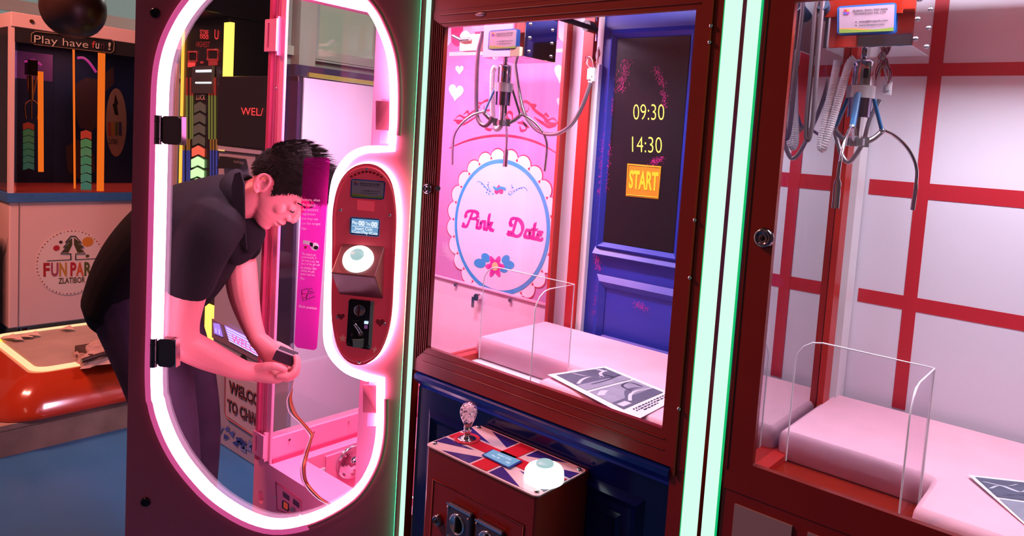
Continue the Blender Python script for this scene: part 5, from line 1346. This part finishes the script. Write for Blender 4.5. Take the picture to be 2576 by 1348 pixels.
# ================================================================== the man
U0 = 2.07
J = lambda x, y, du=0: PU(x, y, U0+du)
skin = mat('skin', (.74, .235, .25), .48, var=.05, scale=18, sss=.12)
shirtm = mat('black polo cloth', (.006, .004, .007), .9, var=.2, scale=30, spec=.2)
jean = mat('dark washed denim', (.055, .03, .06), .9, var=.5, scale=14, spec=.2)
hairm = mat('black hair', (.009, .006, .006), .8, var=.3, scale=80, spec=.12)
man = thing('person', (-2.1, .93, 0), 'man in black polo shirt and dark jeans bending towards the pink machine', 'person')
def loft(m, secs, mt, seg=18, caps=True, n=5):
    """secs: (point, in-plane half thickness, depth half thickness); smooth, tapered, closed"""
    P = spline([s[0] for s in secs], n); 
    ra = spline([V((s[1], s[2], 0)) for s in secs], n)
    rs = []; N = len(P)
    for i, p in enumerate(P):
        t = (P[min(i+1, N-1)]-P[max(i-1, 0)]).normalized()
        b = NU - t*NU.dot(t)
        if b.length < .2: b = RR - t*RR.dot(t)
        b.normalize(); a = t.cross(b)
        rs.append([p + a*(ra[i].x*math.cos(2*pi*k/seg)) + b*(ra[i].y*math.sin(2*pi*k/seg)) for k in range(seg)])
    # rounded ends
    def capr(r, c, d, L):
        out = []
        for f, h in ((.8, .55), (.45, .88), (.1, 1)):
            out.append([c + (q-c)*f + d*(L*h) for q in r])
        return out
    d0 = (P[0]-P[1]).normalized(); d1 = (P[-1]-P[-2]).normalized()
    if caps:
        rs = list(reversed(capr(rs[0], P[0], d0, min(ra[0].x, ra[0].y)*.7))) + rs + capr(rs[-1], P[-1], d1, min(ra[-1].x, ra[-1].y)*.7)
    m.rings(rs, mt)
    return m
# --- head: local axes (f = face direction, l = his right side towards the viewer, u = up through the crown)
HC = J(690, 470, .012)
px = 1/F*(HC-C0).dot(FW)
fwd = (RR*.58 - ZU*.81 - NU*.10).normalized()
upv = (RR*.81 + ZU*.58)
upv = (upv - fwd*upv.dot(fwd)).normalized()
lat = upv.cross(fwd).normalized()
if lat.dot(NU) > 0: lat = -lat        # towards the camera
H = lambda f, l, u: HC + fwd*f + lat*l + upv*u
SL = [(-.092, .058, .084, .016), (-.086, .028, .091, .030), (-.072, .0, .093, .043), (-.056, -.018, .096, .053), (-.038, -.045, .100, .060), (-.018, -.066, .1015, .066), (.0, -.078, .1015, .069), (.020, -.084, .100, .071), (.040, -.088, .0995, .073), (.058, -.090, .1025, .074), (.078, -.088, .100, .0745), (.098, -.080, .090, .070), (.115, -.066, .074, .060), (.129, -.046, .050, .044), (.138, -.018, .022, .022)]
def head_ring(fb, ff, w, u, grow=0, n=36):
    c = (fb+ff)/2; a = (ff-fb)/2+grow; R_ = []
    for k in range(n):
        th = 2*pi*k/n; cs, sn = math.cos(th), math.sin(th)
        e = .86
        x = math.copysign(abs(cs)**e, cs); y = math.copysign(abs(sn)**e, sn)
        R_.append(H(c + a*x, (w+grow)*y*(1-.20*max(0, cs)**1.5 - .06*max(0, -cs)), u))
    return R_
body = MB()
body.rings([head_ring(fb, ff, w, u) for u, fb, ff, w in SL], skin)
def blob(c, rf, rl, ru, tilt=0): body.ball(c, 1, skin, 16, (rf, rl, ru), (fwd, lat, upv))
# nose
nose = [(.046, .0985, .008), (.036, .101, .0085), (.024, .106, .0095), (.012, .1115, .011), (.001, .1150, .013), (-.007, .1135, .0125)]
body.tube([H(f-.004, 0, u) for u, f, r in nose], [r for u, f, r in nose], skin, 14)
blob(H(.113, 0, -.003), .0105, .0115, .0095)
for s in (1, -1): blob(H(.103, s*.013, -.008), .0115, .008, .0085)
# brow ridge, cheekbones, lips, chin, eyelids
for s in (1, -1):
    body.tube([H(.0985, s*.010, .050), H(.0965, s*.030, .054), H(.084, s*.048, .050)], [.007, .0075, .006], skin, 10)
    blob(H(.066, s*.043, .000), .024, .0145, .022)
    blob(H(.086, s*.0315, .025), .0135, .0165, .0125)
    blob(H(.090, s*.0315, .030), .0090, .0150, .0050)
body.tube(spline([H(.083, .026, -.034), H(.101, .013, -.033), H(.1055, 0, -.032), H(.101, -.013, -.033), H(.083, -.026, -.034)], 4), [.0052]*17, skin, 10)
body.tube(spline([H(.081, .023, -.047), H(.097, .012, -.048), H(.1015, 0, -.0485), H(.097, -.012, -.048), H(.081, -.023, -.047)], 4), [.0058]*17, skin, 10)
blob(H(.084, 0, -.080), .013, .018, .012)
blob(H(.096, 0, -.022), .008, .012, .012)
# ears
for s in (1, -1):
    ea = (upv*.97 - fwd*.22).normalized(); eb = ea.cross(lat).normalized()
    if eb.dot(fwd) < 0: eb = -eb
    ec = H(-.004, s*.074, .004)
    E = lambda a, b, o=0: ec + ea*a + eb*b + lat*s*o
    body.ball(ec + lat*s*(-.001), 1, skin, 18, (.030, .017, .0055), (ea, eb, lat))
    body.tube(spline([E(-.004, .014, .004), E(.014, .017, .007), E(.028, .010, .009), E(.031, -.004, .010), E(.022, -.016, .011), E(.004, -.019, .011), E(-.014, -.014, .008), E(-.026, -.004, .005)], 4), .0042, skin, 8)
    body.tube(spline([E(.016, .004, .007), E(.008, -.008, .008), E(-.008, -.008, .007), E(-.016, .003, .005)], 4), .0030, skin, 8)
    blob(E(-.003, .014, .004), .004, .004, .006); body.ball(E(-.026, .002, .003), .0075, skin, 12)
# neck
loft(body, [(J(575, 510), .060, .066), (J(612, 505), .056, .060), (J(645, 495, .0), .054, .056), (J(678, 482, .008), .058, .056)], skin)
# trunk under the clothes keeps the body whole
loft(body, [(J(365, 725), .10, .13), (J(430, 630), .10, .13), (J(500, 560), .10, .14), (J(580, 512), .07, .09)], skin)
# right arm (near the viewer)
loft(body, [(J(522, 575, -.125), .055, .055), (J(492, 660, -.135), .052, .052), (J(467, 745, -.135), .052, .050), (J(456, 815, -.130), .047, .046), (J(466, 862, -.122), .044, .044), (J(510, 888, -.10), .043, .042), (J(560, 911, -.07), .036, .037), (J(610, 931, -.04), .029, .032), (J(640, 935, -.025), .027, .029)], skin, n=6)
# left arm (far side)
loft(body, [(J(560, 545, .16), .055, .055), (J(592, 620, .175), .05, .05), (J(604, 668, .17), .050, .048), (J(612, 735, .135), .046, .045), (J(628, 800, .095), .034, .036), (J(645, 845, .068), .026, .030), (J(655, 862, .060), .026, .029)], skin, n=6)
# hands
def finger(pts, r0, r1):
    P = spline(pts, 4); n = len(P)
    body.tube(P, [r0+(r1-r0)*i/(n-1) + (.0008 if i in (4, 8) else 0) for i in range(n)], skin, 10); body.ball(P[-1], r1, skin, 10)
# right hand: palm turned up and away, fingers curling up round the end of the box
loft(body, [(J(638, 936, -.025), .026, .028), (J(662, 937, -.015), .028, .038), (J(686, 940, -.006), .026, .042), (J(704, 943, .002), .020, .040)], skin)
finger([J(697, 944, -.040), J(722, 947, -.040), J(740, 935, -.032), J(746, 912, -.022), J(744, 897, -.016)], .0098, .0080)
finger([J(698, 948, -.018), J(726, 952, -.018), J(745, 938, -.012), J(750, 914, -.004), J(747, 899, .002)], .0100, .0082)
finger([J(698, 949, .008), J(724, 953, .008), J(743, 941, .012), J(749, 918, .016), J(746, 904, .020)], .0095, .0078)
finger([J(696, 948, .032), J(716, 951, .032), J(732, 942, .034), J(738, 922, .036)], .0085, .0070)
finger([J(650, 928, -.036), J(670, 922, -.044), J(690, 921, -.046), J(705, 925, -.042), J(717, 930, -.036)], .0150, .0088)
# left hand: palm towards the right one, thumb along the far edge of the box
loft(body, [(J(652, 856, .062), .026, .029), (J(668, 872, .056), .030, .030), (J(682, 890, .050), .034, .026), (J(688, 905, .046), .030, .022)], skin)
finger([J(676, 862, .060), J(700, 868, .064), J(722, 878, .060), J(738, 890, .050)], .0125, .0080)
finger([J(690, 892, .064), J(710, 906, .070), J(728, 915, .064), J(738, 910, .052)], .0095, .0078)
finger([J(690, 902, .056), J(708, 920, .060), J(724, 927, .054), J(734, 920, .044)], .0098, .0080)
finger([J(686, 910, .046), J(702, 928, .048), J(718, 934, .044), J(728, 928, .036)], .0094, .0076)
finger([J(680, 914, .038), J(692, 929, .038), J(706, 936, .034)], .0085, .0068)
bo = body.build('body', man, remesh=.0027, smooth=3)
# --- eyes, lashes, brows, lips
ey = MB()
for s in (1, -1):
    ey.tube(spline([H(.0975-.0, s*.0215, .0215), H(.1000, s*.031, .0195), H(.0950, s*.0425, .0220)], 5), .0023, mat('dark lashes', (.012, .006, .006), .5), 8)
ey.build('eyelashes', man)
eb_ = MB()
for s in (1, -1):
    eb_.tube(spline([H(.1045, s*.014, .052), H(.1025, s*.030, .0575), H(.0895, s*.050, .054)], 6), [(.0016+.0006*math.sin(pi*i/12), .0030) for i in range(13)], hairm, 8)
eb_.build('eyebrows', man)
lp_ = MB()
lp_.tube(spline([H(.086, .0235, -.040), H(.1045, .011, -.0385), H(.1085, 0, -.0375), H(.1045, -.011, -.0385), H(.086, -.0235, -.040)], 4), [.0016]*17, mat('lip line', (.20, .03, .03), .4), 8)
lp_.build('lip_line', man)
# --- hair
hr_ = MB()
def hmin(f, fb):
    pts = [(-.12, -.040), (-.075, -.034), (-.045, -.016), (-.028, .018), (-.010, .038), (.012, .038), (.024, .016), (.036, .006), (.046, .030), (.060, .056), (.080, .076), (.096, .088), (.13, .092)]
    for (a, b), (c, d) in zip(pts[:-1], pts[1:]):
        if f <= c: return b + (d-b)*max(0, (f-a))/(c-a)
    return .09
us = [-.04+.006*i for i in range(31)]
def sl(u):
    for a, b in zip(SL[:-1], SL[1:]):
        if u <= b[0]:
            k = (u-a[0])/(b[0]-a[0]); return [a[i]+(b[i]-a[i])*k for i in range(1, 4)]
    k = max(0, 1-(u-SL[-1][0])/.02); return [SL[-1][1]*k, SL[-1][2]*k, SL[-1][3]*k+.001]
NS = 72
outer_, skipf = [], []
for u in us:
    fb, ff, w = sl(u); ring = []
    for k in range(NS):
        th = 2*pi*k/NS; cs, sn = math.cos(th), math.sin(th)
        c = (fb+ff)/2; a = (ff-fb)/2; e = .86
        f = c + a*math.copysign(abs(cs)**e, cs); l = w*math.copysign(abs(sn)**e, sn)*(1-.20*max(0, cs)**1.5-.06*max(0, -cs))
        hm = hmin(f, fb); edge = max(0, min(1, (u-hm)/.03)); topk = max(0, min(1, (u-.055)/.07))
        th_ = -.004 if u < hm else (.0012 + .0045*edge + .012*topk*edge)
        fr = max(0, (f-.03)/.07)
        th_ += .008*fr*edge*(u > .08)
        n_ = V((f-c, l, 0)); n_ = n_.normalized() if n_.length > 1e-6 else V((0, 0, 0))
        up_ = max(0, (u-.085)/.05)
        ring.append(H(f+n_.x*th_, l+n_.y*th_, u+th_*up_))
    outer_.append(ring)
hr_.rings(outer_, hairm, True, True)
rnd = random.Random(21)
def strand(f, l, u, d, L, r):
    p = H(f, l, u); D_ = fwd*d[0]+lat*d[1]+upv*d[2]; D_.normalize()
    c = D_.orthogonal().normalized(); e = D_.cross(c)
    mid_ = p + D_*L*.55 + fwd*L*.05; tip = p + D_*L + fwd*L*.15
    r3 = lambda q, rr: [q+c*rr*math.cos(a)+e*rr*math.sin(a) for a in (0, 2.09, 4.19)]
    hr_.rings([r3(p-D_*.004, r), r3(mid_, r*.75), r3(tip, r*.1)], hairm)
for _ in range(3400):
    u = rnd.uniform(-.03, .142); fb, ff, w = sl(u); th = rnd.uniform(0, 2*pi); cs, sn = math.cos(th), math.sin(th)
    rr_ = 1 if u < .128 else math.sqrt(rnd.random())
    c = (fb+ff)/2; a = (ff-fb)/2
    f = c + a*rr_*math.copysign(abs(cs)**.86, cs); l = w*rr_*math.copysign(abs(sn)**.86, sn)*(1-.20*max(0, cs)**1.5-.06*max(0, -cs))
    hm = hmin(f, fb)
    if u < hm+.001: continue
    edge = min(1, (u-hm)/.03); topk = max(0, min(1, (u-.05)/.07)); fr = max(0, min(1, (f+.02)/.09))
    L_ = .005 + .010*edge + .016*topk + .012*topk*fr
    nrm = V((f-c, l*1.2, 0)).normalized()*(1-.75*topk)
    d = (nrm.x + .55 + .75*fr*topk, nrm.y, .25*edge + .85*topk - (.9 if topk < .2 else 0) - .35*fr*topk)
    th_ = .0012 + .0045*edge + .012*max(0, min(1, (u-.055)/.07))*edge + .008*max(0, min(1, (f-.03)/.07))*edge*(u > .08)
    n2 = V((f-c, l, 0)); n2 = n2.normalized() if n2.length > 1e-6 else V((0, 0, 0))
    strand(f+n2.x*th_*.92, l+n2.y*th_*.92, u+th_*max(0, (u-.085)/.05), d, L_*rnd.uniform(.7, 1.25), rnd.uniform(.0009, .0017))
for _ in range(420):        # the fringe standing out over the forehead
    l = rnd.uniform(-.055, .055); u = rnd.uniform(.088, .128); fb, ff, w = sl(u)
    f = ff - .25*abs(l) - .006
    strand(f, l, u, (1.1, l*3+rnd.uniform(-.25, .25), rnd.uniform(-.35, .35)), rnd.uniform(.022, .042), rnd.uniform(.0011, .0019))
hr_.build('hair', man, recalc=False)
# --- polo shirt
sh = MB()
loft(sh, [(J(342, 772, .005), .128, .168), (J(380, 690), .140, .172), (J(425, 628), .142, .176), (J(475, 580), .138, .184), (J(528, 540), .118, .182), (J(575, 508), .088, .130), (J(603, 500), .066, .078)], shirtm, 28)
# right sleeve, left sleeve
def sleeve(secs): loft(sh, secs, shirtm, 22)
sleeve([(J(545, 550, -.10), .085, .07), (J(515, 595, -.13), .086, .070), (J(492, 655, -.138), .076, .066), (J(474, 722, -.136), .064, .060)])
sleeve([(J(560, 545, .12), .085, .07), (J(590, 590, .165), .080, .068), (J(606, 632, .172), .066, .060)])
# slack of the shirt front hanging down
loft(sh, [(J(545, 600, .02), .075, .13), (J(520, 660, .02), .070, .13), (J(490, 720, .02), .06, .13), (J(470, 760, .02), .045, .12)], shirtm, 22)
loft(sh, [(J(592, 560, .02), .060, .11), (J(606, 610, .03), .045, .09), (J(612, 640, .04), .03, .07)], shirtm, 20)
sho = sh.build('polo_shirt', man, remesh=.006, smooth=4)
rnd = random.Random(14)
cl = MB()
def flap(pts, t=.006):
    d = NU*t; cl.prism(pts, d, shirtm)
# stand of the collar round the neck
cr = []
for k in range(25):
    a = 2*pi*k/24; c = J(606, 502, 0)
    tdir = (RR*.93 - ZU*.10).normalized(); nrm_ = (ZU*.99 + RR*.10).normalized()
    cr.append(c + nrm_*(.070*math.cos(a)) + NU*(.070*math.sin(a)) + RR*(.012*(1-math.cos(a))*.0))
cc_ = J(606, 502)
cl.rings([[p + RR*dx + (p-cc_).normalized()*dr_ for p in cr[:24]] for dx, dr_ in ((-.034, .016), (-.026, .020), (-.008, .010), (.012, .003), (.013, -.003), (-.006, -.002))], shirtm, True, False)
cl.prism([J(*p, -.088) for p in ((604, 432), (613, 462), (614, 555), (620, 627), (603, 612), (586, 540), (582, 470), (590, 437))], NU*.008, shirtm)
cl.build('collar', man, 'black shirt collar', recalc=False)
fr = MB(); loft(fr, [(J(622, 560, .0), .020, .05), (J(636, 590, .0), .030, .055), (J(640, 618, .01), .018, .05)], shirtm, 18); fr.build('collar_front', man)
# --- jeans
tr = MB()
loft(tr, [(J(350, 705), .130, .150), (J(360, 755), .135, .160), (J(382, 800), .120, .150)], jean, 26)
loft(tr, [(J(330, 735, -.075), .120, .090), (J(352, 800, -.08), .118, .090), (J(392, 930, -.09), .096, .086), (J(424, 1070, -.09), .078, .074), (J(438, 1190, -.085), .070, .068), (J(444, 1330, -.08), .064, .064), (J(440, 1500, -.075), .062, .062), (J(436, 1640, -.07), .066, .066)], jean, 24)
loft(tr, [(J(372, 735, .08), .120, .090), (J(412, 820, .085), .112, .088), (J(462, 940, .09), .090, .084), (J(490, 1070, .09), .074, .072), (J(492, 1180, .09), .066, .066), (J(480, 1330, .09), .062, .062), (J(466, 1480, .09), .060, .060), (J(458, 1600, .09), .064, .064)], jean, 24)
tro = tr.build('jeans', man, remesh=.006, smooth=3)
sm = MB(); thr = mat('pale seam thread', (.35, .25, .33), .7)
sm.tube(spline([J(464, 930, -.005), J(484, 1010, -.006), J(493, 1070, -.008), J(489, 1110, -.010), J(486, 1160, -.012), J(482, 1210, -.014)], 6), .0016, thr, 6)
sm.build('leg_seam', man)
# --- shoes
blk = mat('black shoe leather', (.015, .013, .014), .4)
for du, x, y in ((-.07, 436, 1650), (.09, 458, 1610)):
    a = J(x, y, du); s = MB(); b0 = V((a.x, a.y, 0))
    rr2 = []
    for k, (f, w, h) in enumerate(((-.085, .026, .055), (-.07, .036, .085), (-.02, .040, .095), (.05, .043, .075), (.12, .048, .055), (.17, .042, .042), (.195, .022, .026))):
        rr2.append([b0 + RR*f + NU*(w*math.cos(2*pi*j/14)) + ZU*(max(.001, h*.5+h*.55*math.sin(2*pi*j/14))) for j in range(14)])
    s.rings(rr2, blk); s.build('shoe', man)

# ================================================================== the small black box in his hands, with its leads
bx_c = J(713, 902, .0)
cb = thing('control_module', tuple(bx_c), 'small dark box with coloured wires held in both of the man\'s hands', 'electronic box')
plum = mat('dark plum plastic', (.035, .014, .030), .35)
fq = [J(695, 881, -.012), J(741, 899, -.012), J(734, 923, -.016), J(684, 904, -.016)]
m = MB(); m.prism(fq, NU*.030 + ZU*.006, plum); mo = m.build('case', cb, bevel=.0015)
m = MB(); tq = [J(696, 880, -.010), J(742, 898, -.010), J(744, 895, .016), J(699, 877, .016)]
m.prism(tq, ZU*.003, mat('pale label top', (.75, .55, .62), .4)); m.build('cover', cb, 'pale top cover')
for k, (c, dx) in enumerate((((.02, .01, .015), 0), ((.55, .08, .03), 4), ((.75, .55, .65), -5), ((.30, .05, .03), 7), ((.65, .25, .05), 2))):
    rnd = random.Random(k)
    P = [(741, 930), (736, 975), (727+dx, 1005), (735+dx*1.4, 1038), (757+dx, 1062), (780+dx, 1090), (781+dx*.5, 1105), (766+dx, 1150), (761+dx, 1180), (768+dx, 1215), (800+dx, 1252), (836, 1276)]
    pts = []
    for i, (x, y) in enumerate(P):
        u = U0 + .0 + (.0 if i < 2 else -.008*i)
        p = PU(x, y, u)
        if i >= 6: 
            p = PZ(x, y, .352+.012) if i >= 9 else p
        pts.append(p)
    # lay the tail on the base: blend heights
    MB().tube(spline(pts, 6), .0016, mat('lead colour %d' % k, c, .4), 6).build('wire', cb)
